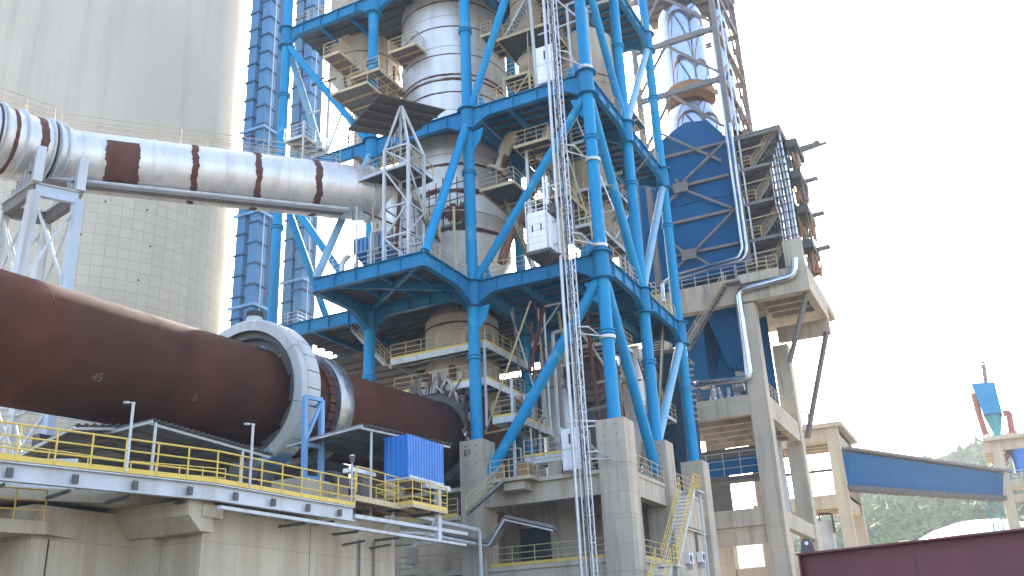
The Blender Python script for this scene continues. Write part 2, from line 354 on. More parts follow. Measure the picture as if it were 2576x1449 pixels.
# railings of the main levels
rail(tower, [(CX1+1, Y0-.1, LB+.04), (CX2-.9, Y0-.1, LB+.04)], beige); rail(tower, [(CX2+.1, Y0+1, LB+.04), (CX2+.1, Y1-.9, LB+.04)], beige, sp=1.2)
rail(tower, [(CX2+.1, Y1+.9, LB+.04), (CX2+.1, Y2-1, LB+.04)], beige, sp=1.2); rail(tower, [(CX1+1, Y0-.1, LA+.04), (CX2-.9, Y0-.1, LA+.04)], beige)
rail(tower, [(CX2+.1, Y1+.9, LA+.04), (CX2+.1, Y2-1, LA+.04)], beige, sp=1.2); rail(tower, [(CX2+.1, Y0+1, LA+.04), (CX2+.1, Y1-1, LA+.04)], beige)
rail(tower, [(CX2+.1, Y1+.9, LT+.04), (CX2+.1, Y2-1, LT+.04)], beige, sp=1.2)
rail(tower, [(-38, YW, LB+.04), (CX1, YW, LB+.04), (CX1, Y0-.8, LB+.04)], palesteel); rail(tower, [(CXm+.8, Y0-.1, LA+.04), (CX0-.8, Y0-.1, LA+.04)], lightblue)
rail(tower, [(CXm+.8, Y0-.1, LT+.04), (CX0-.8, Y0-.1, LT+.04)], beige)
rail(tower, [(CX0-.1, Y1+.8, LB+.04), (CX0-.1, Y2-1, LB+.04)], beige)

# hung intermediate platforms
plat(tower, -46.6, -36.4, 58, 75, 24.3, deckmat, darksteel, beige, '', nj=9)
plat(tower, -27.6, -23.1, 55.9, 69.5, 47, deckmat, beige, beige, 'lfr'); plat(tower, -28.6, -27.7, 55.2, 58.5, 47.3, deckmat, beige, beige, 'lf')
stairs(tower, (-27.2, 56.2, 47), (-24, 56.2, 51.6), .8, (0, 1, 0), palesteel, beige)
plat(tower, -28.9, -26.1, 54.7, 67, 33.6, deckmat, beige, beige, 'fr'); plat(tower, -26.0, -22.8, 56.6, 68, 32.6, deckmat, beige, beige, 'fr')
plat(tower, -22.7, -21.0, 57, 63.5, 30, deckmat, palesteel, beige, 'fr', sp=1.2); plat(tower, -23.4, -20.5, 59.3, 64.5, 34, deckmat, palesteel, beige, 'fr', sp=1.2)
plat(tower, -22.4, -20.9, 57.2, 60, 36.8, deckmat, palesteel, beige, 'fr', sp=1.2)
stairs(tower, (-20.9, 60.5, 29.9), (-20.9, 64.8, 34), .8, (-1, 0, 0), palesteel, beige); stairs(tower, (-20.7, 66.5, 18), (-20.7, 70, 26), .9, (-1, 0, 0), darksteel, beige)
plat(tower, -40.6, -39.0, 50.9, 55, 47, brownsteel, beige, beige, 'lfr'); plat(tower, -39.2, -36.5, 52.7, 57, 45.6, brownsteel, beige, beige, 'fr')
plat(tower, -39.5, -36.1, 50.6, 56, 43, brownsteel, beige, beige, 'fr'); plat(tower, -36.6, -34.0, 54.2, 58, 48, brownsteel, beige, beige, 'lfr')
plat(tower, -41.6, -38.6, 55, 59, 40.9, brownsteel, beige, beige, 'lfr')
plat(tower, -46.0, -44.0, 53.0, 56, 42, brownsteel, palesteel, palesteel, 'lfr')
P('post', M().bar((-44, 53, 36), (-44, 53, 43.2), .14), palesteel, tower)
# platforms round the lower riser, with pale fascias and yellow kick plates
plat(tower, -36.5, -28.8, 54.55, 61.2, 21.9, deckmat, palesteel, beige, 'fr', eh=.42, toe=yellow, nj=4)
plat(tower, -36.2, -28.85, 54.6, 60.6, 19.35, deckmat, whitepaint, beige, 'fr', eh=.46, toe=yellow, nj=4)
plat(tower, -28.6, -26.9, 54.9, 60.8, 16.55, deckmat, palesteel, beige, 'fr', eh=.42, toe=yellow, nj=3)
P('post', M().bar((-27.1, 54.9, 12), (-27.1, 54.9, 19), .16), palesteel, tower); P('post', M().bar((-28.9, 54.6, 16), (-28.9, 54.6, 21.6), .14), palesteel, tower)
stairs(tower, (-37.6, 55.4, 21.9), (-40.6, 55.4, 25.2), .9, (0, 1, 0), palesteel, beige)

# ================================================================== VESSELS AND DUCTS INSIDE THE TOWER
def vessel(name, label, cat, c, prof, mt, n=48, bands=(), seams=(), group=None):
    """a round shell given as (radius, height) pairs round a vertical axis"""
    t = T(name, label, cat, (c[0], c[1], prof[0][1]), group)
    P('shell', M().lathe(prof, (c[0], c[1], 0), n=n), mt, t, smooth=True)
    for r, z in seams: P('seam_ring', M().lathe([(r, z-.04), (r+.045, z-.03), (r+.045, z+.03), (r, z+.04)], (c[0], c[1], 0), n=n), mt, t, smooth=True)
    for r, z, h in bands: jag_band(t, (c[0], c[1], 0), r, z, h)
    return t
CC = (-33.9, 60.2)
calc = vessel('calciner', 'tall weathered silver calciner cylinder with ragged rust rings running up behind the front column', 'calciner', CC,
    [(2.0, 26.3), (4.2, 30.4), (4.3, 38), (4.3, 38.3), (4.45, 38.3), (4.45, 66)], silver, n=64,
    bands=[(4.3, 31.9, .3), (4.3, 35.1, .38), (4.3, 37.4, .24), (4.45, 43.8, .14), (4.45, 45.0, .22), (4.45, 45.45, .2), (4.45, 47.4, .1), (4.45, 50.1, .12), (4.45, 52.6, .14)],
    seams=[(4.45, 45.2), (4.45, 48.2), (4.45, 51.2), (4.45, 42.2), (4.3, 33.4)])
m = M()                                    # bare patch with an access grille on the shell
jag_band(calc, (CC[0], CC[1], 0), 4.3, 33.2, 1.5, a0=-1.35, a1=-.75, n=22, jag=.9)
riser = vessel('riser_duct', 'dusty beige riser duct ringed by platforms just above the kiln inlet', 'duct', (-33.1, 59.0),
    [(2.3, 17.2), (2.75, 18.4), (2.75, 25.2), (2.1, 26.0)], dustbeige, bands=[(2.75, 24.5, .16), (2.75, 20.1, .1)])
for i in range(7):
    a = -2.6+i*.33; P('stiffener_rib', M().box(-.03, .03, -.03, .03, 0, 2.4), dustbeige, riser).location = (2.78*math.cos(a)-LOC[riser.name].x-33.1+33.1+riser.location.x, 2.78*math.sin(a)+riser.location.y-LOC[riser.name].y, 21.2)
def cyclone(name, label, c, r, ztop, zcyl, ztip, group='preheater cyclones', rt=.55, ztail=None):
    prof = [(rt, (ztail or ztip-2)), (rt, ztip), (r, zcyl), (r, ztop), (r*.6, ztop+r*.4)]
    t = vessel(name, label, 'cyclone', c, prof, dustbeige, n=40, group=group, bands=[(r, zcyl+.6, .12)], seams=[(r, zcyl), (rt*1.01, ztip)])
    return t
cyclone('cyclone', 'big dusty beige cyclone cone between the far left column and the second column', (-43.2, 60.2), 3.2, 60, 51.3, 47.5, rt=.9, ztail=40.5)
cyclone('cyclone', 'small beige cyclone with flared neck above the upper landing cage', (-26.0, 59), 1.6, 60, 50.6, 46.4, rt=.66, ztail=42.4)
t = T('dip_pipe_collar', 'flared beige collar on the neck of the small cyclone below the upper platform', 'collar', (-26, 59, 45.2)); P('collar', M().lathe([(.68, 44.9), (1.15, 45.3), (1.15, 46.3), (.9, 46.5)], (-26.0, 59, 0), n=28), dustbeige, t, smooth=True)
cyclone('cyclone', 'beige cyclone body behind the tall front corner column above the middle girder', (-22.2, 61.5), 2.1, 48, 43.2, 40.3, rt=.7, ztail=38)
cyclone('cyclone', 'stained beige cyclone below the middle girder right of the hoist mast', (-23.6, 63.2), 2.0, 37.5, 33.3, 31, rt=.7, ztail=28)
m = M(); meal = T('meal_pipe', 'rust brown feed pipe leaning steeply behind the long front brace', 'pipe', at(1275, 612, Y=57.2))
P('pipe', m.pipe([at(1352, 452, Y=58.4), at(1310, 545, Y=57.8), at(1275, 612, Y=57.2), at(1262, 662, Y=57)], .34, 14), mat('brown_pipe', (.25,.13,.075), (.16,.075,.045), sc=1.2, rough=.8, bump=.2, spot=((.08,.035,.02), .6, 2)), meal, smooth=True)
for q in ((1328, 505), (1292, 580)):
    a = at(*q, Y=57.6); d = (at(1310, 545, Y=57.8)-at(1275, 612, Y=57.2)).normalized(); P('flange', M().tube(a-d*.06, a+d*.06, .5, n=16), rust, meal, smooth=True)
t = T('meal_pipe', 'short rusty elbow pipe hanging under the middle girder beside the calciner', 'pipe', at(1250, 425, Y=57))
P('pipe', M().pipe([at(1300, 345, Y=57.6), at(1283, 345, Y=57.4), at(1252, 428, Y=57)], .48, 14), dustbeige, t, smooth=True)
P('valve_box', M().bar(at(1268, 395, Y=57.2), at(1250, 432, Y=57), .9, .9), rust, t); P('flange', M().tube(at(1252, 424, Y=57), at(1249, 431, Y=57), .8, n=18), dustbeige, t)
t = T('meal_pipe', 'pale grey down pipe under the middle girder left of the hoist mast', 'pipe', at(1360, 395, Y=58))
P('pipe', M().tube(at(1384, 322, Y=58), at(1352, 400, Y=58), .42, n=16), silver, t, smooth=True)
for x, y, z in ((-26.7, 57.0, 43.4),):
    pass
t = T('pipe_support_frame', 'small beige railed frame on the middle deck left of the upper landing cage', 'frame', (-26.3, 56, LA))
fx0, fx1, fy0, fy1 = at(1268, 200, Y=56).x, at(1331, 180, Y=56).x, 56, 58.2
for x in (fx0, fx1):
    for y in (fy0, fy1): P('leg', M().bar((x, y, LA), (x, y, 43.3), .14), beige, t)
plat(t, fx0, fx1, fy0, fy1, 43.3, deckmat, beige, beige, 'lfr', nj=1, sp=1.1)
P('bracing', M().bar((fx0, fy0, LA+.3), (fx1, fy0, 43.1), .09), beige, t)
# tertiary air duct: sloping silver run that bends by the trestle and ends at the tower
E_ = at(930, 490, Y=51.0); dd = V(math.sin(rad(38))*1, math.cos(rad(38))*1, .054).normalized()
B_ = E_-dd*20.3; d2 = V(math.sin(rad(13)), math.cos(rad(13)), .05).normalized(); F_ = B_-d2*20
RD = 1.98
duct = T('tertiary_air_duct', 'long silver air duct with rust stripes bending past the trestle into the tower', 'duct', (B_.x, B_.y, B_.z-RD))
P('duct_shell', M().lathe([(RD, 0), (RD, 20.3+.6)], B_-dd*0, dd, n=48), silver, duct, smooth=True)
P('duct_shell', M().lathe([(RD*1.07, 0), (RD*1.07, 20)], F_, d2, n=48), silver, duct, smooth=True)
P('elbow', M().pipe([B_-d2*1.5, B_, B_+dd*1.5], RD*1.005, 40), silver, duct, smooth=True)
def on2(s): return B_+dd*s
for s in (1.2, 5.4, 10.0, 14.1, 17.6, 19.2): P('seam_ring', M().lathe([(RD, -.05), (RD+.06, -.04), (RD+.06, .04), (RD, .05)], on2(s), dd, n=48), silver, duct, smooth=True)
for s, h in ((7.9, .42), (12.0, .42), (16.1, .46)): jag_band(duct, on2(s), RD+.004, 0, h, axis=dd, n=60)
jag_band(duct, on2(3.5), RD+.004, 0, 2.0, axis=dd, n=60, jag=.1, a0=-.45, a1=1.45)
for s, h in ((2.0, .5), (3.6, .24), (6.4, 1.5)): jag_band(duct, B_-d2*s, RD*1.07+.004, 0, h, axis=d2, n=60, jag=.3)
for s in (.5, 1.0, 1.4, 3.0, 4.2, 4.9, 5.3, 7.8, 9.6): P('bellows_ring', M().lathe([(RD*1.07, -.07), (RD*1.16, -.05), (RD*1.16, .05), (RD*1.07, .07)], B_-d2*s, d2, n=48), palesteel, duct, smooth=True)
for s in (1.2, 4.5): P('bellows_gap', M().lathe([(RD*1.07, -.06), (RD*1.11, -.05), (RD*1.11, .05), (RD*1.07, .06)], B_-d2*s, d2, n=48), dark, duct, smooth=True)
sd2 = dd.cross(V(0,0,1)).normalized(); up2 = sd2.cross(dd)
for k in (.2, .95):
    P('tray_rail', M().pipe([B_-dd*1.2-up2*(RD-.05+.0)+sd2*k*1.25-V(0,0,.0), on2(18.3)-up2*(RD-.05)+sd2*k*1.25], .13, 6), palesteel, duct)
P('tray_plate', M().prism([B_-dd*1.0-up2*(RD+.06)+sd2*1.3, on2(18.0)-up2*(RD+.06)+sd2*1.3, on2(18.0)-up2*(RD+.06)+sd2*.75, B_-dd*1.0-up2*(RD+.06)+sd2*.75], V(0,0,-.22)), brownsteel, duct)
for k in (.55, -.55):
    rail(duct, [B_-dd*.2+up2*(RD-.08)+sd2*k, on2(18)+up2*(RD-.08)+sd2*k], beige, h=1.15, sp=1.75, r=.022)
    rail(duct, [F_+V(0,0,RD*1.05)+sd2*k, B_-d2*.8+V(0,0,RD*1.05)+sd2*k], beige, h=1.15, sp=1.75, r=.022)
el = on2(20.3)
P('elbow', M().pipe([el, el+dd*1.9, el+dd*2.1+V(.3,.4,-5.2)], RD*.98, 36), silver, duct, smooth=True)
P('seam_ring', M().lathe([(RD, -.1), (RD+.12, -.08), (RD+.12, .08), (RD, .1)], on2(20.2), dd, n=48), palesteel, duct, smooth=True)
for i in range(7):
    a = el+dd*1.6+V(0,0,-3.2)+sd2*(1.9-.1*i)+dd*(i*.55-1.6); P('stiffener_rib', M().bar(a, a-V(0,0,2.3), .08, .3), dustbeige, duct)
# lattice stair tower in front of the calciner with a tin canopy
lat = T('lattice_tower', 'pale grey lattice frame standing on the wedge platform under a brown tin canopy', 'frame', (-31.7, 48.4, LB))
gx0, gx1, gy0, gy1 = -32.9, -30.95, 48.3, 50.3
for x in (gx0, gx1):
    for y in (gy0, gy1):
        P('leg', M().bar((x, y, LB+.06), (x, y, 34.9), .19), palesteel, lat)
        P('leg', M().bar((x, y, 34.9), ((gx0+gx1)/2+(x-gx0-1)*.05, gy0+.6, 38.5), .15), palesteel, lat)
for i, z in enumerate((28.2, 30.4, 33.3, 34.9)):
    for (a, b) in (((gx0,gy0),(gx1,gy0)), ((gx1,gy0),(gx1,gy1)), ((gx0,gy0),(gx0,gy1)), ((gx0,gy1),(gx1,gy1))): P('cross_bar', M().bar((*a, z), (*b, z), .12), palesteel, lat)
for z0, z1, f in ((26.2, 28.2, 0), (28.2, 30.4, 1), (30.4, 33.3, 0), (33.5, 34.9, 0)):
    a, b = (gx0, gx1) if f else (gx1, gx0)
    P('diagonal', M().bar((a, gy0, z0), (b, gy0, z1), .1), palesteel, lat); P('diagonal', M().bar((gx1, gy0 if f else gy1, z0), (gx1, gy1 if f else gy0, z1), .1), palesteel, lat)
P('deck', M().prism([(-37.4, 49.9, 33.4), (-35.7, 48.7, 33.4), (-30.9, 48.2, 33.4), (-30.9, 51.5, 33.4), (-34, 52.2, 33.4)], (0, 0, .08)), deckmat, lat)
P('edge_beam', M().bar((-37.4, 49.9, 33.4), (-35.7, 48.7, 33.4), .06, .22), palesteel, lat); P('edge_beam', M().bar((-35.7, 48.7, 33.4), (-30.9, 48.2, 33.4), .06, .22), palesteel, lat)
rail(lat, [(-37.3, 49.9, 33.5), (-35.7, 48.75, 33.5), (-30.9, 48.25, 33.5), (-30.9, 51.4, 33.5)], beige, sp=1.1)
stairs(lat, at(1034, 494, Y=50.2), at(1090, 598, Y=50.2), .85, (0, 1, 0), darksteel, beige)
for z in (35.2, 36.3): rail(lat, [(-33.6, 50.2, z), (-31.2, 48.3, z)], palesteel, h=.7, sp=.8)
can = T('tin_canopy', 'dark rusty tin roof sheet tilted over the top of the lattice frame', 'roof', at(956, 237, Z=39.0))
cp = [at(873, 329, Z=38.6), at(956, 237, Z=38.6), at(1121, 277, Z=38.6)]; cp.append(cp[0]+cp[2]-cp[1]); cp[3] = cp[3]*.75+(cp[0]+cp[2])*.125
P('sheet', M().prism(cp, (0, 0, .07)), mat('tin_underside', (.085,.07,.06), (.06,.052,.048), sc=1, rough=.8), can)
for i in range(1, 5):
    k = i/5; P('purlin', M().bar(cp[0]+(cp[1]-cp[0])*k-V(0,0,.1), cp[3]+(cp[2]-cp[3])*k-V(0,0,.1), .1, .14), darksteel, can)
fan2 = T('blower', 'bright blue ribbed blower box and round fan on the wedge platform below the duct end', 'blower', (-35.3, 50.5, LB))
P('box', M().box(-36.6, -34.0, 50.0, 52.4, 28.6, 29.7), lightblue, fan2); P('hopper', M().add([(-36.6,50,28.6), (-34,50,28.6), (-34,52.4,28.6), (-36.6,52.4,28.6), (-36,50.6,27.5), (-34.6,50.6,27.5), (-34.6,51.8,27.5), (-36,51.8,27.5)], [(0,1,2,3), (4,7,6,5), (0,4,5,1), (1,5,6,2), (2,6,7,3), (3,7,4,0)]), deepblue, fan2)
for i in range(8): P('rib', M().box(-36.5+i*.34, -36.42+i*.34, 49.9, 49.99, 28.62, 29.5), girder_b, fan2)
P('scroll', M().lathe([(.1, -.4), (1.05, -.4), (1.05, .4), (.1, .4)], (-33.6, 51.2, 27.6), (.5, -1, 0), n=28), deepblue, fan2, smooth=True)
for x in (-36.4, -34.2): P('leg', M().bar((x, 50.2, LB), (x, 50.2, 28.6), .14), lightblue, fan2)
P('vent_pipe', M().pipe([(-37, 49.2, LB+.1), (-37, 49.2, 27.7), (-36.4, 49.2, 28.1)], .2, 10), galv, fan2, smooth=True)
# construction hoist: mast, car and landing gates
mx, my = -20.85, 51.0
mast = T('hoist_mast', 'slim galvanised lattice hoist mast rising past the tall front corner column', 'mast', (mx, my, 0))
P('guide_tube', M().tube((mx-.36, my-.3, 0), (mx-.36, my-.3, LU), .105, n=12), galv, mast, smooth=True)
for x, y in ((mx-.05, my-.3), (mx+.36, my-.3), (mx-.05, my+.3), (mx+.36, my+.3)): P('chord', M().tube((x, y, 0), (x, y, LU), .045, n=8), galv, mast)
sec = M()
for a, b in (((-.05,-.3),(.36,-.3)), ((.36,-.3),(.36,.3)), ((.36,.3),(-.05,.3)), ((-.05,.3),(-.05,-.3))):
    sec.bar((*a, 0), (*b, 0), .045); sec.bar((*a, .05), (*b, .75), .03); sec.bar((*b, .75), (*a, 1.45), .03)
me = mesh_of(sec, 'mast_section', galv)
for i in range(int(LU/1.5)): I('mast_section', me, mast, (mx, my, i*1.5))
P('rack', M().box(mx+.12, mx+.2, my-.36, my-.28, 0, LU), darksteel, mast)
for z in (12.6, 20.3, 26.6, 33, 40.4, 47):
    q = P('wall_tie', M().pipe([(mx+.36, my, z), (mx+.8, my+.6, z+.1), (CX2-.3, Y0-.5, z)], .05, 6), galv, mast)
    P('wall_tie', M().pipe([(mx+.36, my+.3, z-.35), (CX2+.1, Y0-.55, z-.1)], .045, 6), galv, mast)
    P('tie_clamp', M().tube((CX2, Y0, z-.12), (CX2, Y0, z+.1), .52, n=20), galv, mast, smooth=True)
car = T('hoist_car', 'white ribbed hoist cage with a railed roof hanging on the lattice mast', 'hoist cage', (-22.5, 50.4, 25.3))
hx0, hx1, hy0, hy1, hz0, hz1 = -23.1, -21.6, 49.9, 51.9, 25.45, 27.95
P('body', M().box(hx0, hx1, hy0, hy1, hz0, hz1), whitepaint, car)
for i in range(6):
    z = hz0+.06+i*.44; P('panel', M().box(hx0+.12, hx1-.12, hy0-.03, hy0-.002, z, z+.4), whitepaint, car)
for i in range(3): P('panel', M().box(hx1+.002, hx1+.03, hy0+.08+i*.63, hy0+.66+i*.63, hz0+.1, hz1-.1), whitepaint, car)
for x in (hx0+.45, hx1-.45): P('window_slot', M().box(x-.045, x+.045, hy0-.045, hy0-.031, 26.75, 27.2), dark, car)
for x in (hx0+.04, hx1-.04): P('corner_post', M().box(x-.06, x+.06, hy0-.05, hy0, hz0-.1, hz1+.1), palesteel, car)
P('floor_frame', M().box(hx0-.05, hx1+.1, hy0-.05, hy1, hz0-.22, hz0-.004), deckmat, car)
rail(car, [(hx0, hy1, hz1), (hx0, hy0, hz1), (hx1, hy0, hz1), (hx1, hy1, hz1)], whitepaint, h=1.0, sp=.8, r=.03)
for x in (-22.3, -22.05): P('lifting_post', M().bar((x, 51.2, hz1), (x, 51.2, 31.2), .13), whitepaint, car)
P('drive_unit', M().box(hx1-.3, hx1+.25, hy0+.4, hy1-.5, hz1+.05, hz1+.75), darksteel, car)
P('guide_bracket', M().bar((hx1, 50.6, 26), (mx-.4, my, 26), .12), galv, car); P('guide_bracket', M().bar((hx1, 50.6, 27.6), (mx-.4, my, 27.6), .12), galv, car)
P('tray', M().prism([at(1330, 625, Y=50), at(1412, 640, Y=50), at(1375, 668, Y=51.4), at(1330, 640, Y=51.4)], (0, 0, .1)), deckmat, car)
def gate(label, x0, x1, y, z0, z1):
    g = T('landing_gate', label, 'gate', ((x0+x1)/2, y, z0), 'hoist landing gates'); w_ = x1-x0
    P('frame', M().box(x0, x1, y, y+.35, z0, z1), whitepaint, g); P('rail_bar', M().box(x0+.03, x1-.03, y-.04, y-.003, z0+(z1-z0)*.47, z0+(z1-z0)*.5), palesteel, g)
    for k in (.03, .52): P('panel', M().box(x0+.1, x1-.1, y-.03, y-.004, z0+(z1-z0)*(k+.02), z0+(z1-z0)*(k+.44)), whitepaint, g)
    P('window_slot', M().box((x0+x1)/2-.06, (x0+x1)/2+.06, y-.045, y-.031, z0+(z1-z0)*.62, z0+(z1-z0)*.86), dark, g)
a, b = at(1353, 205, Y=53.6), at(1396, 195, Y=53.6); gate('white hoist landing gate on the upper deck by the mast', a.x, b.x, 53.55, LA+.06, LA+3.1)
a, b = at(1418, 1196, Y=52.4), at(1460, 1190, Y=52.4); gate('pale blue white hoist gate on the concrete deck at the mast foot', a.x, b.x, 52.4, 12.0, 14.5)
# kiln exhaust riser and fan housing deep behind the mast
t = T('vertical_tank', 'dull silver upright tank behind the hoist mast under the lower girder', 'tank', (-27.0, 64, 12))
a, b = at(1365, 980, Y=64), at(1452, 980, Y=64)
P('shell', M().lathe([((b.x-a.x)/2, 11.5), ((b.x-a.x)/2, 23.2), (.8, 24)], ((a.x+b.x)/2, 64, 0), n=36), silver, t, smooth=True)
for k in (.2, .5): P('standpipe', M().tube((b.x-1+k, 62.3, 12), (b.x-1+k, 62.3, 23), .09), palesteel, t, smooth=True)
t = T('fan_housing', 'brown round fan housing half hidden behind the tall front corner column', 'fan', (-24.4, 64.5, 15))
fc = at(1490, 948, Y=64)
P('casing', M().lathe([(.05, -.6), (2.1, -.5), (2.1, .5), (.6, .55), (.5, .3), (.02, .3)], fc, (.35, -1, .05), n=36), mat('brown_fan', (.10,.07,.06), (.06,.05,.05), rough=.7), t, smooth=True)
for r in (1.1, 1.6): P('rib_ring', M().lathe([(r, .5), (r+.06, .5), (r+.06, .64), (r, .64)], fc, (.35, -1, .05), n=36, closed=True), rust, t)
P('pedestal', M().box(fc.x-1, fc.x+1, 64, 66, 11.9, fc.z-1), darksteel, t)

# scaffold grille in front of the calciner, and the small pipes, trays and stairs that crowd each level
sc_ = T('scaffold', 'rusty pole scaffold standing round the bare patch of the calciner', 'scaffold', (-31.5, 54.6, 31.5))
for i in range(7):
    x = -33.4+i*.62; P('pole', M().bar((x, 55.0-.02*i, 31.0), (x, 55.0-.02*i, 35.0+.3*(i % 3)), .06), rust, sc_)
for i in range(6): P('ledger', M().bar((-33.7, 54.95, 31.5+i*.65), (-29.4, 54.85, 31.55+i*.65), .06), rust if i % 2 else brownsteel, sc_)
P('plank', M().box(-33.6, -29.5, 54.7, 55.3, 31.28, 31.34), brownsteel, sc_)
crng = random.Random(11)
def clutter(label, x0, x1, y0, y1, z0, z1, n, mats=None):
    t = T('pipe_bundle', label, 'pipes', ((x0+x1)/2, (y0+y1)/2, z0), 'small process pipes inside the tower'); mats = mats or [palesteel, dustbeige, brownsteel, silver, rust, beige]
    for i in range(n):
        x, y, z = crng.uniform(x0, x1), crng.uniform(y0, y1), crng.uniform(z0, z1); r = crng.choice((.05, .07, .1, .14)); k = crng.random()
        if k < .4: pts = [(x, y, z0), (x, y, z), (x+crng.uniform(-2, 2), y, z)]
        elif k < .7: pts = [(x, y, z), (x+crng.uniform(-3.5, 3.5), y, z+crng.uniform(-.2, .2)), (x+crng.uniform(-1, 1)*2.5, y+crng.uniform(-1, 1), z1)]
        else: pts = [(x, y, z0+.2), (x+crng.uniform(-.3, .3), y+crng.uniform(-.5, .5), z1)]
        P('pipe', M().pipe(pts, r, 7), crng.choice(mats), t, smooth=True)
clutter('thin grey and beige pipes crowding the level under the middle girder', CX1+3.5, CX2-1.2, 55.5, 60.5, LB+.2, LA-1.8, 26)
clutter('thin pipes and rods above the middle girder behind the landing cage', CX1+3, CX2-1, 55.5, 61, LA+.2, LT-3, 22)
clutter('small pipes on the wedge platform round the lattice frame', -37, CX1-.6, 48.6, 53.2, LB+.2, LB+5.5, 20)
clutter('pipes and rods hanging below the lower girder behind the second front column', CX1+.8, CX2-1.5, 55.5, 60.5, 15.6, LB-1.5, 24)
clutter('conduits on the concrete deck behind the hoist gate', CX1+1.5, CX2-1.5, 54.5, 58, 12, 15.4, 16, [palesteel, whitepaint, brownsteel, dustbeige])
clutter('pipes and drop tubes beside the far left cyclone', -45.5, -38.5, 55.5, 60, LA+.2, LT-4, 16)
clutter('rods and pipes between the right hand columns above the lower girder', CX2-2.6, CX2-.5, 63, 70, LB+.2, LA-2, 14)
clutter('rods and pipes behind the right hand columns below the lower girder', CX2-6, CX2-3.2, 64, 69, 12.2, LB-2, 16)
plat(tower, -26.4, -23.6, 55.6, 58.5, 36.9, deckmat, beige, beige, 'lfr', nj=2, sp=1.0)
plat(tower, -25.5, -21.5, 60.8, 64, 22.4, deckmat, palesteel, beige, 'lfr', nj=2, sp=1.0); plat(tower, -22.3, -20.3, 64, 69.5, 43.8, deckmat, palesteel, beige, 'fr', nj=2, sp=1.0)
plat(tower, -24.5, -20.5, 55.2, 58.6, 50.3, deckmat, beige, beige, 'lfr', nj=2, sp=1.0)
stairs(tower, (-25.6, 56.9, 26.2), (-28.2, 56.9, 33.5), .8, (0, 1, 0), darksteel, beige, n=18); stairs(tower, (-23.3, 58.2, 32.6), (-25.4, 58.2, 36.9), .8, (0, 1, 0), darksteel, beige)
stairs(tower, (-21.0, 63.2, 12), (-21.0, 67.2, 18.2), .9, (-1, 0, 0), darksteel, beige, n=18); stairs(tower, (-21.0, 69.5, 18.2), (-21.0, 66.2, 22.4), .9, (-1, 0, 0), darksteel, beige, n=14)
plat(tower, -22.6, -20.6, 67.2, 70.2, 18.2, deckmat, palesteel, beige, 'fr', nj=1, sp=.9)
t = T('column_ladder', 'short run of rungs fixed to the lower length of the far right blue column', 'ladder', (CX2+.4, Y2, 16))
me = mesh_of(M().bar((0, -.2, 0), (.3, -.2, 0), .04).bar((.3, -.2, 0), (.3, .2, 0), .04).bar((.3, .2, 0), (0, .2, 0), .04), 'rung', palesteel)
for i in range(10): I('rung', me, t, (CX2+.37, Y2, 18.2+i*.5))

# ================================================================== ROTARY KILN
KX, KS, KZ0, KR = -33.2, .05, 12.99, 2.57
KD = V(0, 1, KS).normalized(); KU = V(0, -KS, 1).normalized()
def kp(y): return V(KX, y, KZ0+KS*y)
kiln = T('rotary_kiln', 'huge dark rust rotary kiln tube running from the left edge into the tower', 'kiln', kp(36)-V(0,0,KR))
P('shell', M().lathe([(KR, 0), (KR, 53.2), (KR-.25, 53.2)], kp(2), KD, n=96), kilnrust, kiln, smooth=True)
for y in (17.5, 23.0, 28.5, 33.6, 44.5, 49.5): P('weld_seam', M().lathe([(KR-.01, -.05), (KR+.004, -.03), (KR+.004, .03), (KR-.01, .05)], kp(y), KD, n=96), kilnrust, kiln, smooth=True)
P('riding_ring', M().lathe([(KR+.2, 0), (KR+.52, 0), (KR+.56, .06), (KR+.56, 1.14), (KR+.52, 1.2), (KR+.2, 1.2)], kp(40.3), KD, n=96, closed=True), tyregrey, kiln, smooth=True)
pad = mesh_of(M().box(-.2, .2, -.45, 1.7, 0, .17), 'ring_pad', rust)
for i in range(36):
    a = 2*math.pi*i/36; o = I('ring_pad', pad, kiln, kp(40.3)+(V(1,0,0)*math.cos(a)+KU*math.sin(a))*(KR+.01), rot=(0, math.pi/2-a, 0))
P('girth_gear', M().lathe([(KR+.45, 0), (KR+.95, 0), (KR+.95, .7), (KR+.45, .7)], kp(36.35), KD, n=96, closed=True), darksteel, kiln, smooth=True)
spr = mesh_of(M().box(-.05, .05, -.35, .35, -1.5, 1.5), 'spring_plate', darksteel)
for i in range(12):
    a = 2*math.pi*(i+.35)/12; rr = V(1,0,0)*math.cos(a)+KU*math.sin(a); tt = -V(1,0,0)*math.sin(a)+KU*math.cos(a)
    P('spring_plate', M().bar(kp(36.7)+rr*(KR+.03)-tt*1.1, kp(36.7)+rr*(KR+.72)+tt*.9, .6, .06, up=KD), darksteel, kiln)
